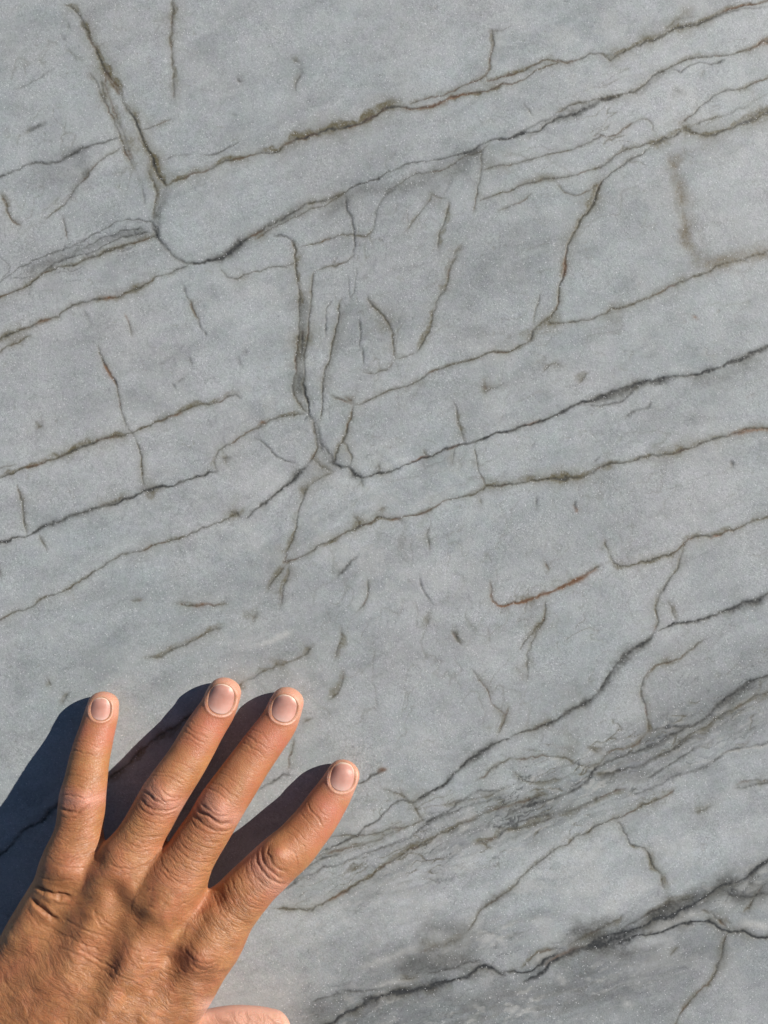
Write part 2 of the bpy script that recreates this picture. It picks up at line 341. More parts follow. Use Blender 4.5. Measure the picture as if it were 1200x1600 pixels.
('b',1.5,.65,[(-25,980),(0,968),(15,960),(45,950),(65,938),(95,925),(125,908),(155,890),(180,873),(195,865),(225,858),(255,850),(280,842),(305,830),(335,818),(360,808),(373,802)]),('O',6,.4,[(358,800),(372,803)]),('o',3,.45,[(368,798),(380,812)]),
('g',1.6,.45,[(400,685),(417,697),(430,713),(450,722),(468,728)]),('g',14,.2,[(450,730),(470,730)]),
('g',2.2,.4,[(284,440),(293,465)]),('o',2.0,.6,[(293,462),(303,485),(312,502)]),('g',2,.45,[(311,502),(316,518)]),('g',2,.5,[(320,518),(324,526)]),('r',2,.4,[(196,492),(202,505)]),('b',1.6,.45,[(200,500),(210,525)]),
('g',2.2,.25,[(128,480),(140,508)]),('g',2,.4,[(296,560),(298,575)]),('g',2.6,.4,[(288,590),(278,602)]),('g',2.6,.45,[(268,602),(277,612)]),('g',3,.35,[(385,545),(388,555)]),('g',3,.35,[(372,560),(380,572)]),
('b',1.8,.55,[(275,941),(300,945),(325,946),(352,944)]),('r',2.0,.45,[(300,945),(340,945)]),('o',2,.35,[(203,940),(225,938)]),
('o',2.4,.45,[(226,1030),(260,1020),(290,1005),(315,992),(348,980)]),('b',2.2,.4,[(75,1060),(80,1072)]),('o',3,.45,[(97,1098),(103,1088),(110,1083)]),
('r',2.4,.8,[(766,918),(771,936),(778,945),(800,943),(830,936),(860,925),(890,912),(915,900),(935,891)]),('o',2.4,.6,[(780,945),(830,936),(890,912),(942,884)]),('b',1.7,.5,[(766,905),(768,930),(773,940),(783,946)]),
('b',1.8,.6,[(950,865),(960,882),(975,888),(1005,880),(1035,870),(1060,860),(1075,847)]),('o',2.2,.35,[(945,842),(950,865)]),('o',2.2,.6,[(1070,858),(1075,845),(1090,840),(1120,838),(1150,825),(1180,812),(1205,804),(1240,792)]),('O',6,.3,[(1080,842),(1100,838)]),('r',1.6,.35,[(1110,842),(1130,836)]),('o',3,.3,[(1000,880),(1060,862)]),
('o',2.6,.45,[(1070,858),(1062,880),(1050,900),(1037,920),(1030,930),(1025,950),(1028,970),(1022,988)]),('g',1.6,.5,[(1050,900),(1040,918),(1030,925)]),('o',2.2,.35,[(1045,940),(1050,955),(1055,975)]),
('d',2.1,.75,[(1240,905),(1205,924),(1180,938),(1150,950),(1120,960),(1090,971),(1075,973),(1050,978),(1025,990)]),('g',6,.45,[(1205,930),(1170,945),(1130,958)]),
('d',2.2,.7,[(1025,989),(1010,1005),(985,1020),(970,1033),(955,1055),(940,1075),(925,1090),(900,1105),(880,1115),(860,1130),(840,1138),(820,1145),(800,1150)]),('g',6,.45,[(1010,1008),(985,1022),(968,1040),(950,1065),(930,1090),(905,1104)]),('O',3.4,.4,[(870,1123),(840,1138),(815,1147)]),
('d',2.2,.7,[(800,1150),(780,1160),(760,1172),(745,1180),(730,1190),(715,1205),(695,1222),(680,1232),(660,1246),(647,1255)]),('g',6.5,.5,[(782,1158),(758,1172),(742,1185),(722,1198)]),('g',4.5,.35,[(720,1200),(700,1216),(690,1224)]),
('g',1.8,.65,[(647,1255),(632,1251),(613,1260),(590,1277),(570,1293),(557,1307),(540,1315),(523,1323),(490,1338)]),('b',2.0,.45,[(640,1250),(625,1240),(612,1235),(596,1231)]),('b',1.8,.5,[(647,1256),(655,1272),(663,1285)]),('O',4,.4,[(640,1250),(650,1256)]),
('g',1.9,.7,[(556,1226),(568,1222),(580,1215),(598,1205)]),('r',2.2,.6,[(592,1207),(600,1203)]),('g',2,.4,[(400,1237),(420,1222),(440,1213),(458,1212)]),('b',2.2,.45,[(462,1155),(455,1180),(450,1210)]),('w',3,.5,[(462,1208),(485,1212),(497,1218)]),
('g',2.6,.5,[(440,1392),(470,1372),(500,1360),(530,1350),(560,1337),(590,1330),(620,1318),(650,1302),(672,1285),(690,1278),(720,1264),(760,1250),(800,1238)]),
('O',2.4,.6,[(425,1420),(455,1422),(485,1420),(505,1412),(530,1397),(555,1382),(580,1367),(605,1350),(635,1335),(660,1320),(690,1303),(720,1290)]),('O',3.4,.5,[(710,1293),(750,1275),(790,1262),(830,1250),(860,1240)]),('r',2.6,.3,[(515,1408),(545,1388)]),
('o',1.8,.4,[(500,1312),(560,1305),(600,1300),(640,1290),(663,1283)]),('o',6,.25,[(605,1297),(635,1292)]),('g',2.2,.5,[(455,1382),(478,1358),(500,1345),(535,1332)]),('o',2.4,.35,[(470,1350),(510,1335),(560,1322),(600,1310),(640,1290)]),
('g',1.8,.35,[(660,1290),(700,1268),(740,1240),(790,1232)]),('o',2.4,.35,[(690,1258),(720,1250),(760,1243),(800,1225)]),('b',2.0,.4,[(745,1225),(765,1208),(790,1188),(800,1183)]),
('o',2.0,.5,[(800,1184),(820,1187),(843,1182),(867,1183),(890,1187),(910,1197),(927,1197),(940,1187),(957,1175),(987,1167),(1003,1158),(1012,1147)]),('b',14,.22,[(860,1165),(880,1168),(905,1180)]),
('o',2.6,.55,[(1013,1150),(1013,1133),(1010,1110),(1000,1085),(1003,1060),(1012,1048)]),('o',2.0,.4,[(1008,1052),(1030,1038),(1050,1035),(1070,1022),(1090,1008),(1102,997)]),('O',6,.3,[(1032,1040),(1052,1034)]),
('d',2.8,.6,[(1240,1040),(1205,1053),(1175,1065),(1150,1080),(1130,1095),(1110,1115),(1090,1130),(1060,1145),(1040,1155)]),('g',8,.5,[(1205,1055),(1175,1068),(1150,1082),(1125,1102),(1095,1128)]),
('g',2.6,.65,[(1060,1145),(1040,1157),(1015,1168),(990,1176),(960,1186),(930,1200),(915,1225),(890,1240),(860,1250),(820,1262),(790,1270)]),
('O',3.4,.5,[(1240,1075),(1205,1083),(1170,1093),(1140,1112),(1110,1130),(1080,1150),(1050,1170),(1020,1185)]),('g',3.0,.6,[(1090,1150),(1060,1165),(1035,1180),(1010,1190),(985,1200),(950,1210),(935,1214)]),
('g',2.4,.5,[(1210,1158),(1170,1165),(1140,1172),(1110,1190),(1080,1205),(1050,1215),(1010,1235),(980,1245)]),('w',2.4,.55,[(1120,1180),(1140,1173),(1170,1166),(1205,1164)]),('g',2.6,.55,[(1005,1218),(1020,1208),(1045,1195),(1070,1178),(1095,1165)]),
('O',3.6,.5,[(975,1232),(950,1238),(930,1248),(900,1265),(870,1275)]),('o',2.4,.5,[(925,1213),(945,1208),(970,1204)]),('O',4.0,.4,[(870,1275),(830,1290),(790,1300),(740,1320)]),('g',2.4,.45,[(800,1290),(830,1280),(870,1272)]),
('g',2.0,.5,[(860,1245),(880,1240),(905,1225),(925,1208),(930,1195)]),('b',2.0,.4,[(800,1205),(815,1215),(840,1222),(880,1215)]),('w',3,.5,[(905,1195),(918,1202)]),('w',3,.5,[(978,1238),(992,1248)]),('w',3,.45,[(858,1186),(872,1186)]),('w',3,.45,[(835,1213),(830,1220)]),('w',2.2,.5,[(935,1176),(945,1180)]),
('o',2.6,.4,[(940,1180),(920,1168),(915,1165)]),('g',2.2,.4,[(1015,1142),(1040,1138),(1070,1136)]),('g',5,.4,[(1050,1138),(1075,1137)]),
('g',2.0,.5,[(1205,1225),(1180,1228),(1150,1232)]),('o',2.4,.3,[(1150,1228),(1165,1222),(1205,1222)]),('o',3.6,.3,[(1078,1272),(1095,1266),(1115,1258)]),
('o',2.2,.7,[(1055,1237),(1030,1250),(1000,1262),(980,1270),(957,1280),(940,1287),(913,1303),(887,1320),(863,1333),(843,1347),(827,1363),(810,1378),(795,1392)]),('b',2.2,.5,[(798,1390),(770,1405),(750,1420),(742,1430),(738,1445),(728,1460)]),('g',6,.25,[(790,1395),(765,1408),(745,1420)]),
('o',2.3,.65,[(957,1281),(968,1290),(978,1308),(985,1322),(1003,1328),(1015,1340),(1020,1355),(1032,1365)]),('o',2.0,.4,[(1031,1363),(1035,1378),(1040,1392)]),('O',6,.35,[(1010,1332),(1018,1352)]),
('D',2.6,.9,[(470,1632),(500,1610),(520,1600),(535,1588),(555,1577),(575,1565),(610,1555),(640,1548),(670,1543),(700,1535),(725,1528),(745,1515),(760,1510),(775,1515),(785,1524)]),
('g',6,.55,[(560,1572),(600,1558),(650,1547),(690,1541)]),('g',4,.5,[(780,1522),(793,1517)]),
('D',1.8,.8,[(790,1516),(805,1517),(820,1519),(840,1512),(850,1502),(870,1490)]),
('D',3.0,.85,[(815,1536),(835,1527),(850,1517),(865,1503),(885,1493),(905,1487),(930,1480),(955,1470),(980,1462)]),('g',10,.55,[(920,1488),(950,1475),(985,1462),(1010,1450)]),('r',3,.35,[(850,1512),(870,1495),(890,1488),(912,1483)]),
('D',2.0,.9,[(915,1480),(940,1468),(965,1460),(990,1455),(1010,1447),(1025,1438),(1050,1432),(1070,1420),(1095,1405),(1120,1390),(1145,1380),(1165,1372),(1180,1358),(1195,1350),(1215,1340),(1240,1330)]),
('g',11,.4,[(1000,1440),(1040,1425),(1080,1405),(1120,1385),(1160,1372)]),('o',3,.35,[(1000,1435),(1045,1415),(1090,1398)]),
('D',1.6,.75,[(960,1474),(1000,1464),(1030,1457),(1060,1446),(1090,1442),(1110,1441),(1125,1450),(1140,1458),(1155,1455),(1175,1463),(1205,1467),(1240,1467)]),
('w',8,.6,[(1020,1455),(1050,1440),(1080,1428),(1100,1428)]),('w',14,.35,[(1110,1412),(1130,1410),(1145,1425)]),('w',9,.5,[(1150,1446),(1175,1445),(1210,1450)]),('o',4,.45,[(1105,1425),(1125,1435),(1137,1450)]),('w',3,.6,[(1015,1455),(1030,1452),(1040,1455)]),('o',2.2,.5,[(1095,1422),(1110,1430)]),
('w',6,.45,[(830,1505),(855,1490),(870,1482)]),('w',2,.5,[(905,1480),(940,1468)]),('o',1.8,.4,[(815,1512),(840,1490),(870,1480)]),
('b',2.1,.6,[(1140,1458),(1131,1475),(1125,1500),(1115,1525),(1095,1545),(1080,1565),(1060,1585),(1050,1610)]),('g',8,.2,[(1130,1470),(1118,1520)]),
('g',2.0,.5,[(1120,1390),(1145,1398),(1165,1400),(1205,1394)]),('g',2.0,.4,[(1165,1375),(1180,1385),(1210,1380)]),('g',14,.3,[(1130,1390),(1170,1400),(1210,1390)]),('o',3,.35,[(1200,1375),(1180,1400),(1160,1430)]),
('g',16,.32,[(870,1462),(910,1450),(960,1435)]),('o',3,.5,[(885,1482),(915,1463),(945,1447),(975,1432)]),('g',2.2,.35,[(970,1455),(1010,1430),(1060,1412)]),
('w',4.5,.5,[(582,1542),(605,1538),(630,1532),(655,1528)]),('O',3,.3,[(620,1532),(655,1526)]),('g',2.2,.4,[(485,1568),(520,1556),(560,1548),(600,1545)]),('g',1.8,.4,[(665,1522),(700,1512),(730,1505),(755,1502)]),
('g',20,.3,[(610,1520),(660,1510),(720,1495),(750,1480)]),('g',28,.26,[(460,1595),(500,1580),(560,1560)]),('o',6,.25,[(655,1488),(690,1478),(730,1465)]),('w',7,.25,[(560,1515),(620,1492),(660,1480)]),
('g',14,.25,[(640,1458),(690,1450),(740,1460)]),('g',9,.25,[(1040,1475),(1000,1485),(960,1495)]),('b',2,.35,[(1060,1475),(1045,1495)]),('w',9,.3,[(975,1560),(990,1575)]),('w',6,.3,[(870,1525),(885,1535)]),('w',7,.25,[(820,1560),(840,1590)]),
('o',2.6,.5,[(380,1065),(400,1058),(430,1045),(460,1032),(480,1020)]),('O',6,.5,[(472,1025),(488,1012)]),('o',5,.25,[(430,1045),(440,1035)]),
('b',2.0,.4,[(575,900),(577,925),(565,945),(555,960)]),('o',3.6,.4,[(535,980),(528,1010),(523,1035)]),('o',2.6,.5,[(535,1050),(532,1070),(525,1083),(510,1095)]),('b',2,.35,[(488,1120),(475,1128)]),('g',2.0,.45,[(560,868),(540,885),(520,905)]),
('o',2.0,.45,[(670,820),(666,835),(675,858)]),('g',2.2,.35,[(655,897),(665,925),(677,945)]),('o',3,.45,[(672,962),(667,974)]),('o',2.8,.5,[(707,982),(713,992),(722,1010)]),('d',1.8,.35,[(710,984),(720,1000)]),
('b',1.8,.5,[(740,1042),(750,1062),(765,1080),(772,1100)]),('o',2.2,.45,[(772,1098),(780,1110),(790,1120)]),('o',2.4,.45,[(792,1105),(785,1135),(779,1150)]),
('b',1.8,.45,[(855,935),(852,955),(842,975),(825,1000),(810,1015)]),('b',1.8,.35,[(850,962),(838,990),(825,1025),(822,1060)]),('o',10,.15,[(800,1040),(825,1060)]),
('b',2.0,.45,[(747,778),(750,790)]),('g',2.0,.35,[(838,775),(839,800)]),('d',1.8,.5,[(898,785),(896,797)]),('r',2,.4,[(897,793),(903,802)]),('d',2.0,.5,[(1143,722),(1146,727)]),('b',2.4,.35,[(852,878),(856,890)]),
('o',2.6,.4,[(900,600),(912,590),(922,583)]),('o',2.2,.35,[(845,578),(860,570),(878,570)]),('o',5,.4,[(748,605),(762,602)]),('b',1.8,.3,[(745,615),(790,595)]),('r',3,.3,[(1085,495),(1090,500)]),('g',3,.3,[(1055,135),(1062,142)]),('o',3,.3,[(1053,137),(1068,147)]),
('d',2.2,.5,[(106,38),(107,44)]),('g',3,.4,[(95,55),(98,62)]),('g',2,.25,[(100,70),(110,85),(130,95)]),('g',2.4,.4,[(35,203),(55,200),(72,193)]),('g',2.4,.2,[(20,138),(60,122),(85,105)]),('d',2,.4,[(374,126),(375,128)]),('g',2.4,.3,[(362,178),(372,182)]),('g',2,.3,[(78,221),(82,223)]),
('o',3,.35,[(68,660),(60,668)]),
]
KIND = {  # dark, olive, rust, white share of the core; halo kind, halo width, halo strength
'o': ((.22, 1.0, .00, 0), 'olive', 3.2, .40),
'O': ((.30, 1.0, .00, 0), 'olive', 2.2, .55),
'b': ((.40, .80, .10, 0), 'olive', 3.8, .28),
'g': ((.62, .35, .00, 0), 'dark', 2.4, .18),
'd': ((.80, .45, .00, 0), 'dark', 3.6, .22),
'D': ((1.0, .10, .00, 0), 'dark', 4.5, .30),
'r': ((.10, .30, 1.0, 0), 'rust', 2.0, .20),
't': ((.00, .60, .08, 0), 'olive', 2.0, .12),
'w': ((.00, .00, .00, 1), 'white', 1.8, .20),
}
# broad lighter / darker areas: u, v, half-length, half-width, angle (deg, up to the right), amount
TONES = [
(900,1480,420,60,20,-.02),(760,1580,330,50,18,-.20),(1050,1540,260,70,25,-.14),(560,1570,160,45,20,-.20),(680,1480,120,26,15,-.20),(1120,1400,110,24,22,-.24),(940,1455,110,18,22,-.16),
(1000,1190,280,34,25,-.09),(760,1290,240,34,25,-.07),(1150,1050,150,34,28,-.17),(1120,1110,130,30,28,-.12),(900,1090,90,50,35,-.03),
(620,1400,260,44,20,.06),(960,1400,200,34,22,.08),(880,1350,120,40,20,.03),(1100,1300,170,60,20,.02),(700,1120,170,100,0,-.02),
(170,580,150,60,20,-.06),(400,560,60,50,20,-.02),(420,600,90,24,-20,.06),(600,780,60,60,0,.03),(560,850,70,40,10,.07),(430,480,60,60,0,-.02),
(900,380,180,70,20,-.05),(780,420,110,90,20,-.05),(1130,330,90,60,0,.02),(560,420,130,140,0,-.04),(820,680,300,40,18,.02),(900,830,150,60,15,-.05),(1000,60,280,60,15,.05),(640,60,260,80,0,.03),
(150,860,220,40,20,.03),(300,960,220,60,15,-.04),(60,700,120,60,18,.02),(130,230,160,80,0,.01),(90,275,48,22,15,-.16),(300,330,120,50,15,.03),(360,520,60,60,10,.03),(260,470,60,20,15,-.05),
(560,330,80,50,10,-.06),(640,330,60,60,20,-.03),(580,500,80,70,0,-.05),(500,690,60,30,20,-.07),(1090,630,140,24,18,-.07),(1150,560,80,24,20,-.05),(800,1020,120,30,20,.04),(1000,920,80,50,20,.03),
(1120,1425,55,12,20,.16),(600,1150,130,60,0,.02),(1060,160,150,50,15,.06),(1090,90,150,40,15,.05),
]

def build_slab():
    # one sheet: dense where the photograph looks, growing cells beyond
    st = 1.45
    def axis(a, b, far0, far1):
        mid = np.arange(a, b + st * 0.5, st)
        lo = []; p = mid[0]; s = st
        while p > far0: s *= 1.28; p -= s; lo.append(max(p, far0))
        hi = []; p = mid[-1]; s = st
        while p < far1: s *= 1.28; p += s; hi.append(min(p, far1))
        return np.concatenate([np.array(lo[::-1]), mid, np.array(hi)]).astype(np.float64)
    us = axis(-40, 1240, -6500, 6700); vs_ = axis(-40, 1640, -3900, 4300)
    U, V = np.meshgrid(us, vs_)
    U32, V32 = U.astype(np.float32), V.astype(np.float32)
    shp = U.shape
    # natural wobble of every vein
    wob = lambda sc, amp, sd: (nz(U32 / sc, V32 / sc, sd) - .5) * 2 * amp
    WU = U32 + wob(26, 3.0, 1) + wob(9, 1.5, 2) + wob(4.0, .8, 3)
    WV = V32 + wob(26, 3.0, 4) + wob(9, 1.7, 5) + wob(4.0, .9, 6)
    ch = {k: np.zeros(shp, np.float32) for k in ('dark', 'olive', 'rust', 'white')}
    names = ('dark', 'olive', 'rust', 'white')
    rim = np.zeros(shp, np.float32)
    wide2 = fbm(U32 / 17, V32 / 17, 33, 2); wide3 = fbm(U32 / 24, V32 / 24, 36, 2)
    brk = fbm(U32 / 22, V32 / 22, 21, 3)             # where veins thin out
    brk2 = fbm(U32 / 5, V32 / 5, 24, 2)
    brk3 = fbm(U32 / 12, V32 / 12, 27, 2); brk4 = fbm(U32 / 28, V32 / 28, 29, 2)
    wide = fbm(U32 / 35, V32 / 35, 31, 3)
    for i, (k, w, stg, pts) in enumerate(VEINS):
        wts, hk, hw, hs = KIND[k]
        P = np.array(pts, float)
        mg = max(20.0, w * (2.2 + hw * 2.2)) + 8
        c0 = np.searchsorted(us, P[:, 0].min() - mg); c1 = np.searchsorted(us, P[:, 0].max() + mg)
        r0 = np.searchsorted(vs_, P[:, 1].min() - mg); r1 = np.searchsorted(vs_, P[:, 1].max() + mg)
        if c1 - c0 < 2 or r1 - r0 < 2: continue
        sl = (slice(r0, r1), slice(c0, c1))
        C = catmull(P, 9.0)
        if stg < .5: stg = stg * 1.22
        d, ln, tot = poly_dist(WU[sl], WV[sl], C)
        sd = d * (1 if P[-1, 0] >= P[0, 0] else -1) * (-1)      # positive above the line
        if i % 5 == 0: sd = -sd
        ad = np.abs(d)
        wl = w * (0.45 + 1.05 * wide[sl])
        fade = np.minimum(1, np.minimum(ln + 2, tot - ln + 2) / min((26 if k == 'r' else 12) + w, tot * .45 + 2))
        fade = np.clip(fade, 0, 1) ** .8
        rag = 0.78 + 0.62 * brk[sl]
        if k in 'oOb':
            # mottled olive band lying on one side of a thin dark parting
            bw = w * {'o': 2.3, 'O': 1.9, 'b': 2.0}[k] * (0.35 + 1.45 * sstep(wide2[sl], .2, .85))
            sd = sd + (brk2[sl] - .5) * 2.6
            pat = .42 + .85 * sstep(wide3[sl], .3, .62)
            if k == 'O': pat = .55 + .5 * pat
            band = sstep(sd, -w * .55, 0) * (1 - sstep(sd, bw * .55, bw * 1.15))
            band = np.maximum(band * {'o': .75, 'O': .95, 'b': .45}[k], np.exp(-(ad / (wl * .8)) ** 2) * .85)
            band = band * (0.45 + 0.95 * brk2[sl]) * rag * stg * fade * pat
            line = np.exp(-(ad / (0.75 + .42 * w * wide2[sl])) ** 2) * stg * (0.60 + 1.1 * brk3[sl]) * fade
            halo = np.exp(-ad / ((w + .6) * 2.8 * (0.5 + wide[sl]))) * .56 * stg * rag * fade * (.5 + .6 * pat) * sstep(ad, mg - 8, mg * .6)
            rim[sl] = np.maximum(rim[sl], stg * fade * np.exp(-((ad - 4 - w * 2.5) / (4 + w * 1.8)) ** 2) * sstep(ad, mg - 2, mg * .7))
            ol = 1 - (1 - np.clip(band, 0, 1)) * (1 - np.clip(halo, 0, 1))
            ch['olive'][sl] = 1 - (1 - ch['olive'][sl]) * (1 - ol)
            ch['dark'][sl] = 1 - (1 - ch['dark'][sl]) * (1 - np.clip(line * {'o': .62, 'O': .75, 'b': .62}[k], 0, 1))
            ch['rust'][sl] = np.maximum(ch['rust'][sl], np.clip(line, 0, 1) * .5 * sstep(brk4[sl], .58, .75))
            continue
        core = np.exp(-(ad / (wl * (.6 + .9 * wide2[sl]))) ** 2 * 1.1) * stg * rag * (0.65 + .7 * brk2[sl]) * fade * (.72 + .6 * sstep(wide3[sl], .25, .55))
        halo = np.exp(-ad / (w * hw * .75 * (0.5 + wide[sl]))) * hs * 1.7 * stg * (0.3 + 1.3 * brk[sl]) * fade
        halo *= sstep(ad, mg - 8, mg * .6)
        if k in 'dD': rim[sl] = np.maximum(rim[sl], stg * fade * .8 * np.exp(-((ad - 4 - w * 2.5) / (4 + w * 1.8)) ** 2) * sstep(ad, mg - 2, mg * .7))
        if k in 'dD':
            ch['olive'][sl] = np.maximum(ch['olive'][sl], np.clip(halo * 1.5, 0, 1) * sstep(brk4[sl], .4, .6))
        for q, nm in enumerate(names):
            if wts[q] > 0: ch[nm][sl] = 1 - (1 - ch[nm][sl]) * (1 - np.clip(core * wts[q], 0, 1))
        ch[hk][sl] = 1 - (1 - ch[hk][sl]) * (1 - np.clip(halo, 0, 1))
    # hair-thin natural cracks and dark flecks scattered over the stone
    for nm, th, am, sd, sx, sy in (('dark', .80, .9, 40, 5.5, 4.0), ('olive', .77, .8, 44, 9, 5)):
        f = nz(U32 / sx, V32 / sy, sd) * .75 + nz(U32 / 2.2, V32 / 2.2, sd + 1) * .25
        gate = sstep(fbm(U32 / 60, V32 / 60, sd + 2, 2), .52, .68)
        ch[nm] = np.maximum(ch[nm], sstep(f, th, th + .1) * gate * am * .26)
    # faint schlieren running with the bedding
    a = math.radians(20)
    al = U32 * math.cos(a) - V32 * math.sin(a); ac = U32 * math.sin(a) + V32 * math.cos(a)
    ac = ac + (fbm(U32 / 130, V32 / 130, 51, 3) - .5) * 70
    tone = 1 + (fbm(al / 240, ac / 60, 52, 4) - .5) * .16 + (fbm(U32 / 40, V32 / 40, 55, 4) - .5) * .16
    tone += (fbm(al / 60, ac / 9, 58, 3) - .5) * .07
    for (u, v, L, W, an, am) in TONES:
        an = math.radians(an)
        wx = WU + (fbm(U32 / 50, V32 / 50, 61, 3) - .5) * 60; wy = WV + (fbm(U32 / 50, V32 / 50, 64, 3) - .5) * 50
        p = (wx - u) * math.cos(an) - (wy - v) * math.sin(an); q = (wx - u) * math.sin(an) + (wy - v) * math.cos(an)
        g = np.exp(-((p / L) ** 2 + (q / W) ** 2) ** 1.3)
        tone += am * (1.7 if am > 0 else 1.45) * g
    tone += rim * .13 * sstep(fbm(U32 / 26, V32 / 26, 91, 3), .35, .65)
    # faint veinlets, each zone with its own run
    for (u, v, L, W, an, sx, sy, am, hue, sd) in (
        (590,430,190,95,80,70,17,.38,'olive',301),(620,470,200,120,65,70,22,.20,'dark',303),(860,1240,430,80,24,90,12,.85,'olive',305),(900,1215,400,90,27,80,10,.75,'dark',307),
        (110,410,190,45,20,80,10,.5,'dark',309),(1020,180,240,90,20,80,17,.5,'olive',311),(1110,1410,140,60,15,60,12,.6,'dark',313),(540,1330,160,60,24,80,11,.7,'olive',315),
        (700,1000,500,330,70,60,26,.22,'olive',317),(250,650,330,300,-72,60,28,.18,'dark',319),(900,600,420,500,18,110,30,.20,'olive',321),(120,200,200,200,60,50,22,.28,'olive',323),
        (600,1560,420,60,18,80,13,.55,'dark',325),(510,690,80,90,60,34,11,.6,'dark',327),(870,1000,150,140,60,50,17,.4,'olive',329)):
        an = math.radians(an)
        p = (WU - u) * math.cos(an) - (WV - v) * math.sin(an); q = (WU - u) * math.sin(an) + (WV - v) * math.cos(an)
        g = np.exp(-((p / L) ** 2 + (q / W) ** 2) ** 1.4)
        q2 = q + (fbm(U32 / 40, V32 / 40, sd + 40, 3) - .5) * 34
        n = nz(p / sx, q2 / sy, sd) * .7 + nz(p / sx * 2.3, q2 / sy * 2.3, sd + 1) * .3
        ln_ = (1 - sstep(np.abs(n - .5), 0, .028)) * .75 + (1 - sstep(np.abs(n - .5), 0, .10)) * .25
        gate = sstep(fbm(U32 / 45, V32 / 45, sd + 60, 3), .42, .62)
        ch[hue] = 1 - (1 - ch[hue]) * (1 - np.clip(ln_ * g * gate * am, 0, 1))
        if hue == 'olive': ch['dark'] = np.maximum(ch['dark'], ln_ ** 3 * g * gate * am * .4)
    # milky quartz clouds and threads
    cl = fbm(al / 60 + 3, ac / 26, 401, 5, .6)
    zone = .35 + .9 * np.exp(-(((U32 - 900) / 420) ** 2 + ((V32 - 1400) / 130) ** 2)) + .7 * np.exp(-(((U32 - 560) / 200) ** 2 + ((V32 - 820) / 130) ** 2)) + .5 * np.exp(-(((U32 - 420) / 160) ** 2 + ((V32 - 560) / 110) ** 2)) + .5 * np.exp(-(((U32 - 1000) / 300) ** 2 + ((V32 - 120) / 150) ** 2))
    tone += (sstep(cl, .50, .72)) * .13 * np.clip(zone, 0, 1.2)
    tone -= sstep(cl, .48, .30) * .10
    milk = sstep(fbm(U32 / 38, V32 / 30, 421, 5, .62), .50, .70) * np.clip(zone, 0, 1.3)
    ch['white'] = np.maximum(ch['white'], milk * .30)
    tone += rim * .06
    nn = fbm(U32 / 70, V32 / 70, 411, 4)
    tone += (1 - sstep(np.abs(nn - .5), 0, .02)) * .10 * sstep(fbm(U32 / 90, V32 / 90, 415, 2), .45, .65)
    # grey-green crush zone texture in the lower right
    for (u, v, L, W, an, am) in ((880,1245,420,56,25,.26),(1120,1400,150,36,22,.3),(560,1575,150,34,20,.3),(720,1480,170,24,18,.25),(760,1590,350,44,16,.22)):
        an = math.radians(an)
        p = (WU - u) * math.cos(an) - (WV - v) * math.sin(an); q = (WU - u) * math.sin(an) + (WV - v) * math.cos(an)
        g = np.exp(-((p / L) ** 2 + (q / W) ** 2) ** 1.5)
        st_ = fbm(p / 34, q / 5.5, 71, 3)
        ch['dark'] = np.maximum(ch['dark'], g * am * sstep(st_, .42, .75) * 1.2)
        ch['olive'] = np.maximum(ch['olive'], g * am * .8 * sstep(fbm(p / 28, q / 7, 75, 3), .45, .7))
        ch['white'] = np.maximum(ch['white'], g * .6 * sstep(fbm(p / 22, q / 8, 79, 3), .62, .8))
    inside = sstep(U32, -40, 0) * sstep(U32, 1240, 1200) * sstep(V32, -40, 0) * sstep(V32, 1640, 1600)
    outer = 1 - inside
    # relief: honed face, veins slightly sunk, gentle undulation
    z = -0.30 * ch['dark'] ** 1.4 - 0.12 * ch['olive'] + (fbm(U32 / 30, V32 / 30, 81, 3) - .5) * 0.10
    z = z * inside
    X = (U - 600) * H / F; Y = (800 - V) * H / F
    n = U.size; R, C = shp
    top = np.stack([X, Y, z], -1).reshape(-1, 3)
    idx = np.arange(n).reshape(shp)
    q = np.stack([idx[1:, :-1], idx[1:, 1:], idx[:-1, 1:], idx[:-1, :-1]], -1).reshape(-1, 4)
    # rim down to the underside
    ring = np.concatenate([idx[0, :], idx[1:, -1], idx[-1, -2::-1], idx[-2:0:-1, 0]])
    low = top[ring].copy(); low[:, 2] = -20.0
    li = n + np.arange(len(ring))
    q2 = np.stack([ring, np.roll(ring, -1), np.roll(li, -1), li], -1)
    co = np.vstack([top, low])
    # underside closed by one strip of quads
    m = len(co)
    cor = [li[0], li[C - 1], li[C - 1 + R - 1], li[2 * (C - 1) + R - 1]]
    q3 = np.array([cor])
    o = mesh_obj('stone_slab', co * MM, np.vstack([q, q2, q3]), stone_material())
    me = o.data
    pad = len(low)
    colr = np.ones((n + pad, 4), np.float32)
    for i, nm in enumerate(('dark', 'olive', 'rust')):
        colr[:n, i] = np.clip(ch[nm], 0, 1).ravel(); colr[n:, i] = 0
    at = me.attributes.new('minerals', 'FLOAT_COLOR', 'POINT'); at.data.foreach_set('color', colr.ravel())
    for nm, arr, fill in (('quartz', ch['white'], 0), ('tone', tone, 1), ('outer', outer, 1)):
        v = np.full(n + pad, fill, np.float32); v[:n] = arr.ravel()
        at = me.attributes.new(nm, 'FLOAT', 'POINT'); at.data.foreach_set('value', v)
    tag(o, 'pale grey quartzite slab crossed by brown, olive and black veins', 'stone slab', kind='thing')
    return o

build_slab()

# ------------------------------------------------------------------ the hand
def P3(u, v, z):
    s = (H - z) / F
    return ((u - 600) * s, (800 - v) * s, z)

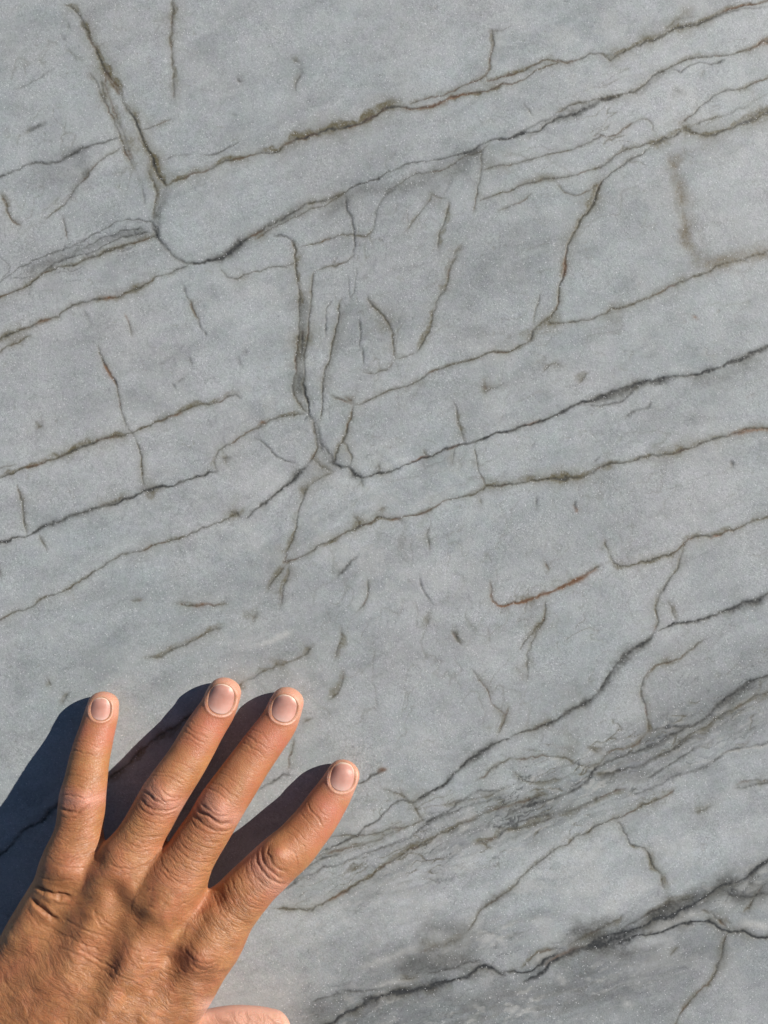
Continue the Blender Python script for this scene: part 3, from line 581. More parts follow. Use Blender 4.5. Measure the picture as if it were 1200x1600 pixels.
# stations: u, v, axis height mm, half width px, half height mm
FING = {
'little': [(162,1100,5.2,24.0,4.9),(158,1118,5.8,26.5,5.3),(152,1140,6.9,27.5,5.8),(145,1165,8.6,29.5,6.3),(139,1190,10.8,31,6.4),(134,1220,13.3,33.0,6.7),(129,1245,15.2,35.5,7.4),(127,1270,16.6,36,7.6),(124,1292,18.0,36,7.7),(119,1318,19.6,37.5,8.2),(110,1350,21.3,38,9)],
'ring': [(352,1080,5.7,25.5,5.3),(348,1090,5.8,27.0,5.5),(339,1110,6.6,29.0,6.0),(328,1127,7.7,30.0,6.4),(318,1143,9.0,31,6.7),(303,1170,11.6,32,6.8),(288,1195,14.0,33,7.1),(271,1220,16.2,34.5,7.7),(256,1243,17.8,36,8.2),(241,1270,19.2,36.5,8.3),(225,1300,20.8,37.5,8.6),(205,1332,22.6,39,9.5),(190,1360,23.6,40,10)],
'middle': [(450,1095,5.7,25.5,5.3),(446,1105,5.8,27,5.5),(435,1130,6.9,29.5,6.1),(415,1158,9.0,31,6.7),(392,1190,12.0,32.5,7.0),(373,1218,14.6,34.5,7.6),(346,1258,17.8,37,8.5),(328,1289,19.6,37.5,8.6),(308,1320,21.3,39,9.0),(290,1350,22.8,40.5,9.8),(272,1382,24.0,42,10.5)],
'index': [(538,1209,5.7,25.0,5.3),(522,1238,6.8,29.0,6.1),(509,1258,8.2,31.5,6.6),(494,1281,10.2,33,7.0),(477,1302,12.4,34.5,7.3),(459,1323,14.4,36.5,8.0),(434,1345,16.8,38.0,8.6),(402,1375,18.8,38.5,8.8),(378,1401,20.2,41,9.4),(352,1434,21.4,43.5,10.2),(330,1465,22.4,45,11)],
}
THUMB = [(422,1623,9.5,42,8.6),(398,1622,10.0,45,9.2),(365,1621,11.5,45,9.6),(330,1628,13.0,46,10.5),(290,1645,15.0,52,12),(240,1675,18.0,62,14)]
PALM = [
 [(330,1465,21.8,45,11.2),(312,1495,22.4,50,12),(285,1540,23.5,52,13),(245,1600,25.5,54,14.5),(200,1680,29,56,16)],
 [(272,1382,23.8,42,10.5),(250,1425,24.6,46,11.5),(225,1475,25.6,48,13),(190,1550,27,50,14.5),(140,1650,30,54,17)],
 [(190,1360,23.4,40,10),(168,1405,24.2,44,11),(140,1460,25.2,46,12.5),(105,1540,26.6,50,14),(70,1640,29.5,54,16)],
 [(110,1350,21.0,38,9),(96,1378,21.2,38,10),(72,1420,21.6,40,11),(45,1475,22.6,44,12),(15,1550,25,48,13),(-10,1630,28,52,15)],
 [(250,1480,12,70,9.5),(160,1560,13,90,11),(60,1600,14,80,12)],          # flesh of the palm
 [(240,1675,18,62,14),(180,1700,22,70,15)],
]
ARM = [(150,1560,26,120,14),(105,1640,30.5,140,18),(55,1730,35,128,19.5),(-5,1840,42,122,20.5),(-70,1960,51,132,23),(-150,2110,64,150,27),(-215,2230,76,158,30)]

def dense(st, step=7.0):
    C = catmull(np.array(st, float), step)
    out = []
    for (u, v, z, w, h) in C:
        x, y, zz = P3(u, v, z)
        out.append((x, y, zz, w * (H - z) / F, h))
    return np.array(out)

class Grid:
    def __init__(s, lo, hi, h):
        s.lo = np.array(lo, float); s.h = h
        s.n = np.ceil((np.array(hi) - s.lo) / h).astype(int) + 1
        s.ax = [s.lo[i] + np.arange(s.n[i]) * h for i in range(3)]
    def new(s): return np.full(tuple(s.n), 50.0, np.float32)

def add_tube(G, D, S, k=0.0, margin=9.0):
    acc = G.new() if k > 0 else D
    for i in range(len(S) - 1):
        a, b = S[i], S[i + 1]
        r = max(a[3], b[3], a[4], b[4]) + margin
        sl = []; 
        for q in range(3):
            l = min(a[q], b[q]) - r; m = max(a[q], b[q]) + r
            i0 = max(0, int((l - G.lo[q]) / G.h)); i1 = min(G.n[q], int((m - G.lo[q]) / G.h) + 2)
            sl.append(slice(i0, max(i0, i1)))
        if any(x.stop <= x.start for x in sl): continue
        X = G.ax[0][sl[0]][:, None, None].astype(np.float32); Y = G.ax[1][sl[1]][None, :, None].astype(np.float32); Z = G.ax[2][sl[2]][None, None, :].astype(np.float32)
        T = b[:3] - a[:3]; L = np.linalg.norm(T); T = T / L
        Lt = np.cross(T, (0, 0, 1)); Lt /= np.linalg.norm(Lt); Up = np.cross(Lt, T)
        dx, dy, dz = X - a[0], Y - a[1], Z - a[2]
        t = np.clip((dx * T[0] + dy * T[1] + dz * T[2]) / L, 0, 1)
        cx, cy, cz = dx - t * L * T[0], dy - t * L * T[1], dz - t * L * T[2]
        w = a[3] + (b[3] - a[3]) * t; h = a[4] + (b[4] - a[4]) * t
        qT = cx * T[0] + cy * T[1] + cz * T[2]; qL = cx * Lt[0] + cy * Lt[1] + cz * Lt[2]; qU = cx * Up[0] + cy * Up[1] + cz * Up[2]
        m = np.minimum(w, h) * 0.97
        e = np.sqrt((qT / m) ** 2 + (qL / w) ** 2 + (qU / h) ** 2)
        g = np.sqrt((qT / m ** 2) ** 2 + (qL / w ** 2) ** 2 + (qU / h ** 2) ** 2) + 1e-6
        d = np.where(e > .3, e * (e - 1) / g, (e - 1) * m)
        acc[tuple(sl)] = np.minimum(acc[tuple(sl)], d)
    if k > 0:
        return smin(D, acc, k)
    return D

def smin(a, b, k):
    hh = np.maximum(k - np.abs(a - b), 0) / k
    return np.minimum(a, b) - hh * hh * k * 0.25

def surface_nets(D, G):
    s = D < 0
    n = np.array(D.shape)
    c = np.zeros(tuple(n - 1), np.int8)
    for i in (0, 1):
        for j in (0, 1):
            for k in (0, 1):
                c += s[i:n[0] - 1 + i, j:n[1] - 1 + j, k:n[2] - 1 + k]
    act = (c > 0) & (c < 8)
    ids = np.full(act.shape, -1, np.int64)
    cells = np.argwhere(act)
    ids[tuple(cells.T)] = np.arange(len(cells))
    acc = np.zeros((len(cells), 3)); cnt = np.zeros(len(cells))
    corners = [(i, j, k) for i in (0, 1) for j in (0, 1) for k in (0, 1)]
    val = {co: D[cells[:, 0] + co[0], cells[:, 1] + co[1], cells[:, 2] + co[2]].astype(np.float64) for co in corners}
    for co in corners:
        for ax in range(3):
            if co[ax] == 0:
                c2 = list(co); c2[ax] = 1; c2 = tuple(c2)
                a, b = val[co], val[c2]
                m = (a < 0) != (b < 0)
                t = np.where(m, a / np.where(m, a - b, 1), 0)
                p = np.array(co, float)[None, :].repeat(len(cells), 0); p[:, ax] += t
                acc[m] += p[m]; cnt[m] += 1
    pos = G.lo + (cells + acc / cnt[:, None]) * G.h
    quads = []
    for ax in range(3):
        o1, o2 = [(1, 2), (2, 0), (0, 1)][ax]
        sl0 = [slice(None)] * 3; sl1 = [slice(None)] * 3
        sl0[ax] = slice(0, -1); sl1[ax] = slice(1, None)
        a = s[tuple(sl0)]; b = s[tuple(sl1)]
        e = np.argwhere(a != b)
        ok = (e[:, o1] > 0) & (e[:, o2] > 0) & (e[:, o1] < n[o1] - 1) & (e[:, o2] < n[o2] - 1)
        e = e[ok]
        ins = a[tuple(e.T)]
        def idn(d1, d2):
            q = e.copy(); q[:, o1] += d1; q[:, o2] += d2
            return ids[tuple(q.T)]
        q = np.stack([idn(-1, -1), idn(0, -1), idn(0, 0), idn(-1, 0)], -1)
        q[~ins] = q[~ins][:, ::-1]
        quads.append(q)
    q = np.vstack(quads)
    q = q[(q >= 0).all(1)]
    return pos, q

FD = {k: dense(v) for k, v in FING.items()}

def hand_surface():
    G = Grid((-250, -352, -2.5), (6, -58, 112), 0.72)
    palm = G.new()
    for S in PALM: palm = add_tube(G, palm, dense(S, 14), k=10.0)
    palm = add_tube(G, palm, dense(ARM, 20), k=14.0)
    th = G.new(); add_tube(G, th, dense(THUMB, 9))
    palm = smin(palm, th, 7.0)
    del th
    fing = None
    for k, S in FD.items():
        f = G.new(); add_tube(G, f, S)
        fing = f if fing is None else smin(fing, f, 1.2)
    D = smin(palm, fing, 6.5)
    del palm, fing
    # close the cut arm end and flatten what rests on the stone
    return surface_nets(D, G)

pos, quads = hand_surface()

# ---- smooth + refine
tmp = bpy.data.meshes.new('tmp')
tmp.from_pydata([], [], [])
NAILS = {  # centre u, v, half width, half length (px), direction of the tip (deg from up, clockwise)
'little': (157, 1108, 16.5, 17.8, 4), 'ring': (345.5, 1092.5, 21.3, 23.5, 13), 'middle': (444, 1107, 20.3, 21.5, 15), 'index': (535.0, 1214, 19.8, 22.5, 12)}

# creases traced on the back of the hand: depth mm, width px, points
CR = [
# little finger
(.30,1.6,[(104,1170),(118,1172),(132,1176),(146,1180),(154,1176)]),(.16,1.2,[(112,1160),(130,1160),(148,1165),(156,1172)]),(.14,1.2,[(104,1184),(120,1186),(140,1188)]),
(.22,1.4,[(100,1213),(115,1212),(130,1215),(143,1219)]),(.16,1.2,[(102,1205),(120,1204),(145,1208)]),
(.45,1.8,[(94,1244),(105,1243),(118,1244),(130,1246),(142,1244)]),(.30,1.5,[(96,1233),(110,1230),(125,1229),(140,1234),(146,1242)]),
(.75,2.8,[(93,1262),(104,1267),(118,1268),(132,1264),(142,1256)]),(.25,1.5,[(96,1275),(110,1279),(126,1277),(142,1271)]),
(.22,1.4,[(88,1296),(105,1300),(125,1300),(145,1296)]),(.22,1.4,[(86,1308),(104,1312),(125,1312),(150,1306)]),(.2,1.3,[(86,1318),(100,1322),(118,1321),(140,1318)]),
# ring
(.25,1.5,[(288,1134),(300,1140),(312,1147),(322,1153),(330,1152)]),(.34,1.6,[(286,1143),(298,1148),(308,1156),(320,1160)]),(.18,1.3,[(284,1152),(298,1158),(312,1166)]),(.16,1.2,[(290,1126),(305,1131),(325,1142),(334,1146)]),
(.16,1.2,[(262,1188),(280,1192),(298,1202),(308,1212)]),(.16,1.2,[(258,1196),(276,1200),(294,1210)]),
(.26,1.5,[(230,1214),(246,1212),(262,1215),(278,1222),(288,1230)]),(.2,1.3,[(240,1205),(258,1206),(276,1212),(292,1222)]),
(.6,2.2,[(220,1236),(230,1240),(240,1247),(250,1252),(256,1255)]),(.35,1.6,[(254,1232),(258,1240),(266,1245),(278,1246)]),(.42,1.8,[(248,1240),(252,1248),(262,1252),(276,1250),(284,1246)]),
(.55,2.2,[(218,1248),(228,1258),(240,1264),(254,1267),(268,1265),(280,1258)]),(.35,1.8,[(216,1260),(228,1269),(244,1275),(260,1275),(274,1270)]),
(.25,1.5,[(210,1274),(226,1282),(244,1287),(262,1286)]),(.22,1.4,[(204,1286),(222,1294),(240,1298),(258,1296)]),(.25,1.5,[(198,1298),(216,1306),(236,1309),(254,1306)]),(.3,1.6,[(188,1312),(206,1320),(226,1323),(246,1318)]),(.25,1.5,[(184,1324),(202,1332),(222,1333),(240,1326)]),
# middle
(.30,1.6,[(380,1146),(392,1152),(402,1160),(414,1167),(424,1168)]),(.26,1.5,[(376,1156),(388,1164),(400,1173),(412,1178)]),(.18,1.3,[(388,1138),(404,1144),(418,1156),(426,1162)]),(.16,1.2,[(372,1168),(386,1175),(402,1185)]),
(.15,1.2,[(342,1196),(360,1204),(378,1216)]),(.18,1.3,[(336,1204),(352,1212),(372,1226),(382,1236)]),
(.30,1.6,[(316,1228),(328,1232),(342,1240),(354,1250),(366,1262)]),(.22,1.4,[(322,1220),(340,1226),(360,1240),(372,1250)]),
(.9,3.0,[(306,1258),(314,1268),(326,1276),(340,1283),(352,1287),(362,1285)]),(.40,1.8,[(312,1252),(322,1262),(334,1270),(346,1274),(358,1272)]),(.3,1.5,[(330,1258),(338,1264),(346,1268)]),
(.5,2.2,[(300,1270),(310,1282),(324,1292),(340,1298),(354,1298),(362,1292)]),(.3,1.6,[(298,1284),(312,1296),(330,1304),(350,1306)]),
(.3,1.6,[(292,1294),(306,1306),(324,1315),(346,1317)]),(.28,1.5,[(286,1304),(302,1317),(320,1325),(342,1327)]),(.28,1.5,[(280,1314),(296,1328),(316,1336),(336,1338)]),(.28,1.5,[(272,1322),(288,1337),(308,1346),(332,1348)]),(.32,1.6,[(262,1334),(276,1348),(294,1358),(318,1362),(334,1358)]),(.3,1.6,[(248,1344),(258,1358),(276,1368),(298,1374),(322,1374)]),(.25,1.5,[(244,1354),(254,1366),(270,1378),(290,1384)]),
# index
(.34,1.6,[(482,1256),(486,1266),(494,1276),(500,1284),(504,1290)]),(.22,1.4,[(468,1270),(478,1280),(488,1292)]),(.18,1.3,[(496,1262),(506,1272),(518,1278)]),
(.22,1.4,[(446,1298),(458,1306),(470,1318),(478,1330)]),(.18,1.3,[(452,1290),(466,1300),(480,1314)]),
(.45,2.0,[(424,1322),(420,1334),(426,1348),(436,1358),(450,1362)]),(.5,2.2,[(412,1326),(410,1340),(416,1354),(428,1366),(442,1372)]),(.5,2.2,[(404,1330),(402,1346),(410,1362),(424,1376),(440,1381),(448,1378)]),(.3,1.6,[(444,1320),(456,1330),(464,1342),(466,1354)]),
(.28,1.5,[(392,1344),(394,1360),(406,1378),(424,1390)]),(.28,1.5,[(382,1354),(386,1372),(400,1390),(418,1400)]),(.28,1.5,[(372,1364),(378,1384),(392,1402),(412,1412)]),(.28,1.5,[(362,1372),(368,1392),(384,1412),(404,1420)]),(.28,1.5,[(352,1378),(360,1402),(376,1422),(396,1432)]),(.25,1.5,[(342,1384),(350,1408),(366,1432),(384,1442)]),(.3,1.5,[(332,1390),(338,1412),(350,1434),(372,1450)]),(.25,1.5,[(322,1400),(328,1424),(342,1448),(360,1462)]),(.25,1.5,[(312,1412),(318,1436),(332,1462)]),
(.5,1.8,[(168,1350),(184,1356),(204,1358),(224,1352),(240,1340),(250,1328)]),(.4,1.8,[(84,1340),(100,1344),(124,1340),(146,1330),(162,1318)]),(.3,1.6,[(250,1338),(262,1362),(282,1380),(310,1388),(330,1384)]),
# back of hand: folds over the little knuckle
(1.7,3.8,[(56,1384),(70,1392),(84,1396),(98,1400),(110,1403)]),(1.6,4.2,[(50,1406),(60,1416),(74,1428),(90,1438)]),(.35,2.0,[(60,1368),(74,1374),(92,1376),(112,1372)]),(.3,2.0,[(84,1408),(104,1412),(126,1414),(146,1410)]),
(.35,2.0,[(82,1336),(96,1338),(112,1338),(130,1334),(146,1326)]),(.25,1.6,[(86,1350),(104,1354),(124,1352),(140,1344)]),
(.3,1.8,[(40,1420),(54,1438),(72,1452),(92,1462),(110,1468)]),(.35,1.8,[(60,1438),(84,1454),(110,1466),(136,1478),(158,1486)]),(.3,1.8,[(98,1436),(120,1448),(146,1456),(172,1470)]),
(.45,2.0,[(120,1482),(146,1496),(170,1510),(196,1526),(220,1540)]),(.35,1.8,[(90,1478),(120,1492),(150,1510),(180,1530)]),
(.28,1.6,[(140,1416),(156,1432),(172,1446),(190,1452)]),(.25,1.6,[(146,1414),(150,1430),(162,1450),(180,1462)]),
# over the middle and index knuckles
(.3,1.6,[(216,1400),(224,1392),(240,1390),(256,1396)]),(.15,1.6,[(210,1416),(212,1430),(226,1440),(246,1442),(262,1434)]),(.3,1.6,[(228,1412),(240,1416),(254,1414),(260,1406)]),(.12,1.5,[(206,1404),(206,1424),(214,1444),(232,1454)]),
(.4,1.8,[(290,1478),(298,1488),(306,1496),(318,1502),(332,1502),(344,1498)]),(.35,1.8,[(296,1470),(306,1482),(318,1490),(334,1492)]),(.35,1.8,[(302,1496),(308,1508),(322,1512),(340,1506)]),(.3,1.6,[(262,1490),(266,1504),(276,1516),(290,1522)]),(.3,1.6,[(282,1512),(300,1520),(322,1518),(344,1508)]),
(.25,1.5,[(270,1424),(288,1414),(306,1402)]),(.25,1.5,[(262,1446),(284,1434),(304,1420)]),(.2,1.5,[(286,1462),(292,1444),(302,1428)]),
(.22,1.5,[(200,1478),(220,1486),(244,1488),(262,1482)]),(.3,1.6,[(216,1500),(240,1504),(262,1512),(280,1524)]),
]
# broad bumps and hollows on the back: u, v, radius px, amount mm
BUMP = [(126,1248,17,1.1),(252,1241,20,1.5),(338,1264,20,1.6),(432,1338,21,1.5),(436,1334,10,.5),(402,1158,20,.4),(308,1146,18,.4),(138,1172,18,.4),(492,1268,20,.4),
(104,1358,26,1.2),(78,1402,12,.8),(100,1418,18,.8),(312,1492,26,1.7),(240,1422,34,.9),(165,1395,18,-.6),
(180,1400,22,-1.9),(232,1466,26,-1.3),(285,1412,20,-.2),(340,1400,14,-.6),(262,1500,12,-.9),(120,1440,18,-.6),(205,1505,40,.9),(150,1345,18,-1.0),(213,1402,20,1.8),(200,1440,14,.5),(140,1500,24,-.5),(60,1500,40,.5),(330,1440,20,.4)]

def poly_smooth(pos, quads, it=2):
    return pos

body_mat = None
def skin_material():
    g = NT('skin')
    co = g.n('ShaderNodeTexCoord').outputs['Object']
    red = g.attr('redness').outputs['Fac']; cre = g.attr('crease').outputs['Fac']; pale = g.attr('pale').outputs['Fac']
    mot = g.noise(120.0, 4, 0.6, co, 0.5).outputs['Fac']
    base = g.mix(g.ramp(mot, 0.3, 0.7), (0.325, 0.134, 0.050), (0.465, 0.218, 0.090))
    base = g.mix(g.ramp(g.noise(700.0, 3, 0.6, co).outputs['Fac'], 0.55, 0.8, 0, .30), base, (0.36, 0.16, 0.085))
    red = g.math('MULTIPLY', red, g.ramp(g.noise(170.0, 3, .6, co).outputs['Fac'], .3, .7, .55, 1.35), clamp=True)
    blot = g.ramp(g.noise(70.0, 3, .6, co, .8).outputs['Fac'], .42, .66, 0, .52)
    base = g.mix(blot, base, (0.45, 0.150, 0.078))
    base = g.mix(red, base, (0.46, 0.155, 0.095))
    base = g.mix(pale, base, (0.74, 0.45, 0.355))
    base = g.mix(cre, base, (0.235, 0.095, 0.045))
    g.link(base, g.b.inputs['Base Color'])
    g.b.inputs['Subsurface Weight'].default_value = 0.35
    g.b.inputs['Subsurface Radius'].default_value = (1.0, 0.35, 0.18)
    g.b.inputs['Subsurface Scale'].default_value = 0.0022
    # thin wrinkles following the flow stored on the mesh (millimetres)
    fl = g.attr('wrinkle_flow').outputs['Vector']; wa = g.attr('wrinkles').outputs['Fac']
    def lines(sx, sy, off, width):
        mp = g.n('ShaderNodeMapping'); g.link(fl, mp.inputs['Vector'])
        mp.inputs['Scale'].default_value = (sx, sy, 1.0); mp.inputs['Location'].default_value = (off, off * 2, 0)
        n = g.noise(1.0, 2.0, .55, mp.outputs[0], .35).outputs['Fac']
        a = g.math('ABSOLUTE', g.math('SUBTRACT', n, 0.5))
        return g.ramp(a, 0.0, width, 1.0, 0.0)
    w1 = lines(.95, .14, 0.0, .045); w2 = lines(.42, .075, 9.0, .030); w3 = lines(.5, .55, 21.0, .030)
    wl = g.math('MAXIMUM', g.math('MAXIMUM', g.math('MULTIPLY', w1, .7), w2), g.math('MULTIPLY', w3, .45))
    wl = g.math('MULTIPLY', wl, wa)
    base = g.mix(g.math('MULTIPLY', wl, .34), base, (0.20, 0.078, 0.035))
    g.link(base, g.b.inputs['Base Color'])
    v = g.n('ShaderNodeTexVoronoi', feature='DISTANCE_TO_EDGE'); v.inputs['Scale'].default_value = 1100.0
    wv = g.mix(0.004, co, g.noise(300.0, 2, .5, co).outputs['Color'], 'ADD'); g.link(wv, v.inputs['Vector'])
    cell = g.ramp(v.outputs['Distance'], 0.0, 0.18)
    n1 = g.noise(1500.0, 3, .6, co).outputs['Fac']
    h = g.math('ADD', g.math('MULTIPLY', cell, .55), g.math('MULTIPLY', n1, .6))
    h = g.math('SUBTRACT', h, g.math('MULTIPLY', wl, 1.7))
    bmp = g.n('ShaderNodeBump'); bmp.inputs['Strength'].default_value = 0.55; bmp.inputs['Distance'].default_value = 0.00013
    g.link(h, bmp.inputs['Height']); g.link(bmp.outputs[0], g.b.inputs['Normal'])
    g.link(g.ramp(n1, .3, .7, .40, .58), g.b.inputs['Roughness'])
    g.b.inputs['Specular IOR Level'].default_value = 0.5
    return g.m

def nail_material():
    g = NT('nail_plate')
    co = g.n('ShaderNodeTexCoord').outputs['Object']
    e = g.attr('edge').outputs['Fac']; lun = g.attr('lunula').outputs['Fac']
    st = g.noise(260.0, 2, .5, co).outputs['Fac']
    base = g.mix(g.ramp(st, .35, .65), (0.48, 0.23, 0.175), (0.56, 0.29, 0.23))
    base = g.mix(lun, base, (0.60, 0.38, 0.32))
    base = g.mix(e, base, (0.74, 0.60, 0.47))
    g.link(base, g.b.inputs['Base Color'])
    g.b.inputs['Subsurface Weight'].default_value = 0.2
    g.b.inputs['Subsurface Radius'].default_value = (1.0, .4, .3)
    g.b.inputs['Subsurface Scale'].default_value = 0.001
    g.link(g.ramp(g.noise(400.0, 3, .6, co).outputs['Fac'], .3, .7, .36, .56), g.b.inputs['Roughness'])
    bmp = g.n('ShaderNodeBump'); bmp.inputs['Strength'].default_value = 0.3; bmp.inputs['Distance'].default_value = 0.0001
    g.link(g.noise(500.0, 2, .5, co).outputs['Fac'], bmp.inputs['Height']); g.link(bmp.outputs[0], g.b.inputs['Normal'])
    return g.m

def finger_coords(x, y, S):
    """distance along the finger from its tip and signed offset across, mm"""
    d, ln, tot = poly_dist(x, y, S[:, :2])
    return d, ln, tot

def build_person():
    skin = skin_material()
    o = mesh_obj('person', pos, quads, skin)
    md = o.modifiers.new('s', 'SMOOTH'); md.factor = 0.5; md.iterations = 5
    md = o.modifiers.new('ss', 'SUBSURF'); md.levels = 1; md.render_levels = 1
    dg = bpy.context.evaluated_depsgraph_get()
    me = bpy.data.meshes.new_from_object(o.evaluated_get(dg))
    o.modifiers.clear(); old = o.data; o.data = me; bpy.data.meshes.remove(old); me.name = 'person'
    n = len(me.vertices)
    co = np.empty(n * 3, np.float32); me.vertices.foreach_get('co', co); co = co.reshape(-1, 3)
    no = np.empty(n * 3, np.float32); me.vertices.foreach_get('normal', no); no = no.reshape(-1, 3)
    s = F / (H - co[:, 2])
    u = 600 + co[:, 0] * s; v = 800 - co[:, 1] * s
    top = sstep(no[:, 2], -.05, .45)
    disp = np.zeros(n, np.float32); crease = np.zeros(n, np.float32); red = np.zeros(n, np.float32); pale = np.zeros(n, np.float32)
    up = no[:, 2] > -.15
    wu = u + (nz(u / 9, v / 9, 3) - .5) * 4 + (nz(u / 3.2, v / 3.2, 5) - .5) * 1.6
    wv_ = v + (nz(u / 9, v / 9, 7) - .5) * 4 + (nz(u / 3.2, v / 3.2, 9) - .5) * 1.6
    # broad forms
    for (bu, bv, r, am) in BUMP:
        g = np.exp(-(((u - bu) ** 2 + (v - bv) ** 2) / r ** 2)); disp += am * g * top * (.85 if am > 0 else 1.0)
    # extensor tendons
    for pts, am in (([(240,1425),(200,1500),(150,1600)], .9), ([(310,1495),(250,1570),(200,1640)], .8), ([(160,1405),(120,1500),(90,1590)], .35), ([(98,1370),(60,1470),(30,1560)], .3)):
        d, ln, tot = poly_dist(u, v, catmull(np.array(pts, float), 20))
        disp += am * np.exp(-(d / 16) ** 2) * top
    # slack skin: irregular swells between the tendons
    disp += (fbm(u / 34, v / 30, 241, 2) - .5) * 1.3 * top * sstep(v, 1330, 1420) * sstep(v, 1720, 1650)
    # superficial veins
    for pts in ([(262,1410),(255,1450),(225,1490),(205,1540),(168,1580)], [(330,1420),(300,1440),(282,1480)]):
        d, ln, tot = poly_dist(u + (nz(u / 15, v / 15, 251) - .5) * 12, v, catmull(np.array(pts, float), 12))
        disp += .28 * np.exp(-(d / 7.5) ** 2) * top
    # traced creases with a raised lip on both sides
    for (dep, w, pts) in CR:
        P = np.array(pts, float); mg = 14
        m = up & (u > P[:, 0].min() - mg) & (u < P[:, 0].max() + mg) & (v > P[:, 1].min() - mg) & (v < P[:, 1].max() + mg)
        if not m.any(): continue
        d, ln, tot = poly_dist(wu[m], wv_[m], catmull(P, 6))
        fade = np.clip(np.minimum(ln + 1, tot - ln + 1) / 9, 0, 1) ** .8
        ad = np.abs(d)
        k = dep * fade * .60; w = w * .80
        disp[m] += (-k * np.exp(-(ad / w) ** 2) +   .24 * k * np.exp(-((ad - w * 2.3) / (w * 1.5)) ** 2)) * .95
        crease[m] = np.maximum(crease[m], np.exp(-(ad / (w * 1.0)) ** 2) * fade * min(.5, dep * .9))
    # fine cross wrinkles on the fingers
    infing = np.zeros(n, np.float32)
    wc_ = np.zeros((n, 3), np.float32); wamp = np.zeros(n, np.float32)
    for k, S in FD.items():
        m = (co[:, 0] > S[:, 0].min() - 14) & (co[:, 0] < S[:, 0].max() + 14) & (co[:, 1] > S[:, 1].min() - 14) & (co[:, 1] < S[:, 1].max() + 14)
        mi = np.where(m)[0]
        d, ln, tot = poly_dist(co[mi, 0], co[mi, 1], S[:, :2])
        W = np.interp(ln, np.linspace(0, tot, len(S)), S[:, 3])
        ok = np.abs(d) < W * 1.12
        mi = mi[ok]; d = d[ok]; ln = ln[ok]; W = W[ok]
        infing[mi] = np.maximum(infing[mi], sstep(tot - ln, 0, 8))
        fr = ln / tot
        sd = 100 + 7 * list(FD).index(k)
        bend = (d / W) ** 2 * 1.6                       # wrinkles bow towards the wrist
        q = ln + bend
        wq = q + (nz(d / 3.2, q / 3.0, sd) - .5) * 1.7
        lines = np.abs(nz(wq / .62, d / 5.5 + 3, sd + 1) - .5) * 2
        lines2 = np.abs(nz(wq / 1.35, d / 9.0 + 3, sd + 2) - .5) * 2
        amp = np.interp(fr, [0, .16, .24, .34, .44, .55, .66, .8, 1], [.0, .02, .35, .18, .35, .75, .8, 1, .9])
        rid = (1 - sstep(lines, 0, .45)) * .09 + (1 - sstep(lines2, 0, .36)) * .15
        side = np.clip(1 - (np.abs(d) / W) ** 4 * .6, 0, 1)
        wc_[mi, 0] = q; wc_[mi, 1] = d; wc_[mi, 2] = sd; wamp[mi] = np.clip(amp * .9 + .12, 0, 1) * sstep(no[mi, 2], -.2, .4)
        disp[mi] -= rid * amp * side * sstep(no[mi, 2], -.3, .3) * .36
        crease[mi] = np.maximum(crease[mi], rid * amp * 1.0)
        # colour: redder distal phalanx and knuckles
        red[mi] = np.maximum(red[mi], .70 * (1 - sstep(fr, .16, .36)) * (.25 + .75 * sstep(fr, .05, .16)) + .62 * np.exp(-((fr - .57) / .07) ** 2))
        pale[mi] = np.maximum(pale[mi], .34 * (1 - sstep(fr, .03, .12)))
        pale[mi] = np.maximum(pale[mi], .25 * np.exp(-((fr - .57) / .05) ** 2))
    # wrinkles over the back of the hand and wrist
    ax = np.array([-.52, -.85]); ax /= np.linalg.norm(ax)        # runs up the arm, mm space
    a_ = co[:, 0] * ax[0] + co[:, 1] * ax[1]; b_ = -co[:, 0] * ax[1] + co[:, 1] * ax[0]
    wa = a_ + (fbm(co[:, 0] / 9, co[:, 1] / 9, 201, 2) - .5) * 4.5 + (nz(co[:, 0] / 2.6, co[:, 1] / 2.6, 203) - .5) * 1.1
    l1 = np.abs(nz(wa / .95, b_ / 8.0, 205) - .5) * 2
    l2 = np.abs(nz(wa / 1.9, b_ / 12, 207) - .5) * 2
    wb = (co[:, 0] * .35 + co[:, 1] * .94) + (fbm(co[:, 0] / 7, co[:, 1] / 7, 209, 2) - .5) * 7
    l3 = np.abs(nz(wb / 1.1, (co[:, 0] * .94 - co[:, 1] * .35) / 4.0, 211) - .5) * 2
    wc = (co[:, 0] * .95 - co[:, 1] * .3) + (fbm(co[:, 0] / 7, co[:, 1] / 7, 219, 2) - .5) * 6
    l4 = np.abs(nz(wc / 1.2, (co[:, 0] * .3 + co[:, 1] * .95) / 4.0, 213) - .5) * 2
    low = sstep(v - u * .18, 1405, 1500)
    hand = (1 - infing)
    vis = sstep(v, 1700, 1650)
    rid = (1 - sstep(l1, 0, .42)) * .13 * (.45 + .55 * low) + (1 - sstep(l2, 0, .34)) * .26 * (.25 + .75 * low) + (1 - sstep(l3, 0, .3)) * .09 + (1 - sstep(l4, 0, .3)) * .08
    rid *= .55 + .9 * fbm(co[:, 0] / 11, co[:, 1] / 11, 215, 2)
    hm = infing < .5
    wc_[hm, 0] = wa[hm]; wc_[hm, 1] = b_[hm]; wc_[hm, 2] = 50
    wamp[hm] = ((.5 + .5 * low) * top)[hm]
    disp -= rid * hand * top * vis * .40
    disp += (fbm(a_ / 5, b_ / 12, 217, 2) - .5) * .2 * hand * top * low
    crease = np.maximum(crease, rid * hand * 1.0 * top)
    red = np.maximum(red, .35 * np.exp(-(((u - 312) / 26) ** 2 + ((v - 1495) / 18) ** 2)))
    red = np.maximum(red, .35 * np.exp(-(((u - 110) / 30) ** 2 + ((v - 1350) / 14) ** 2)))
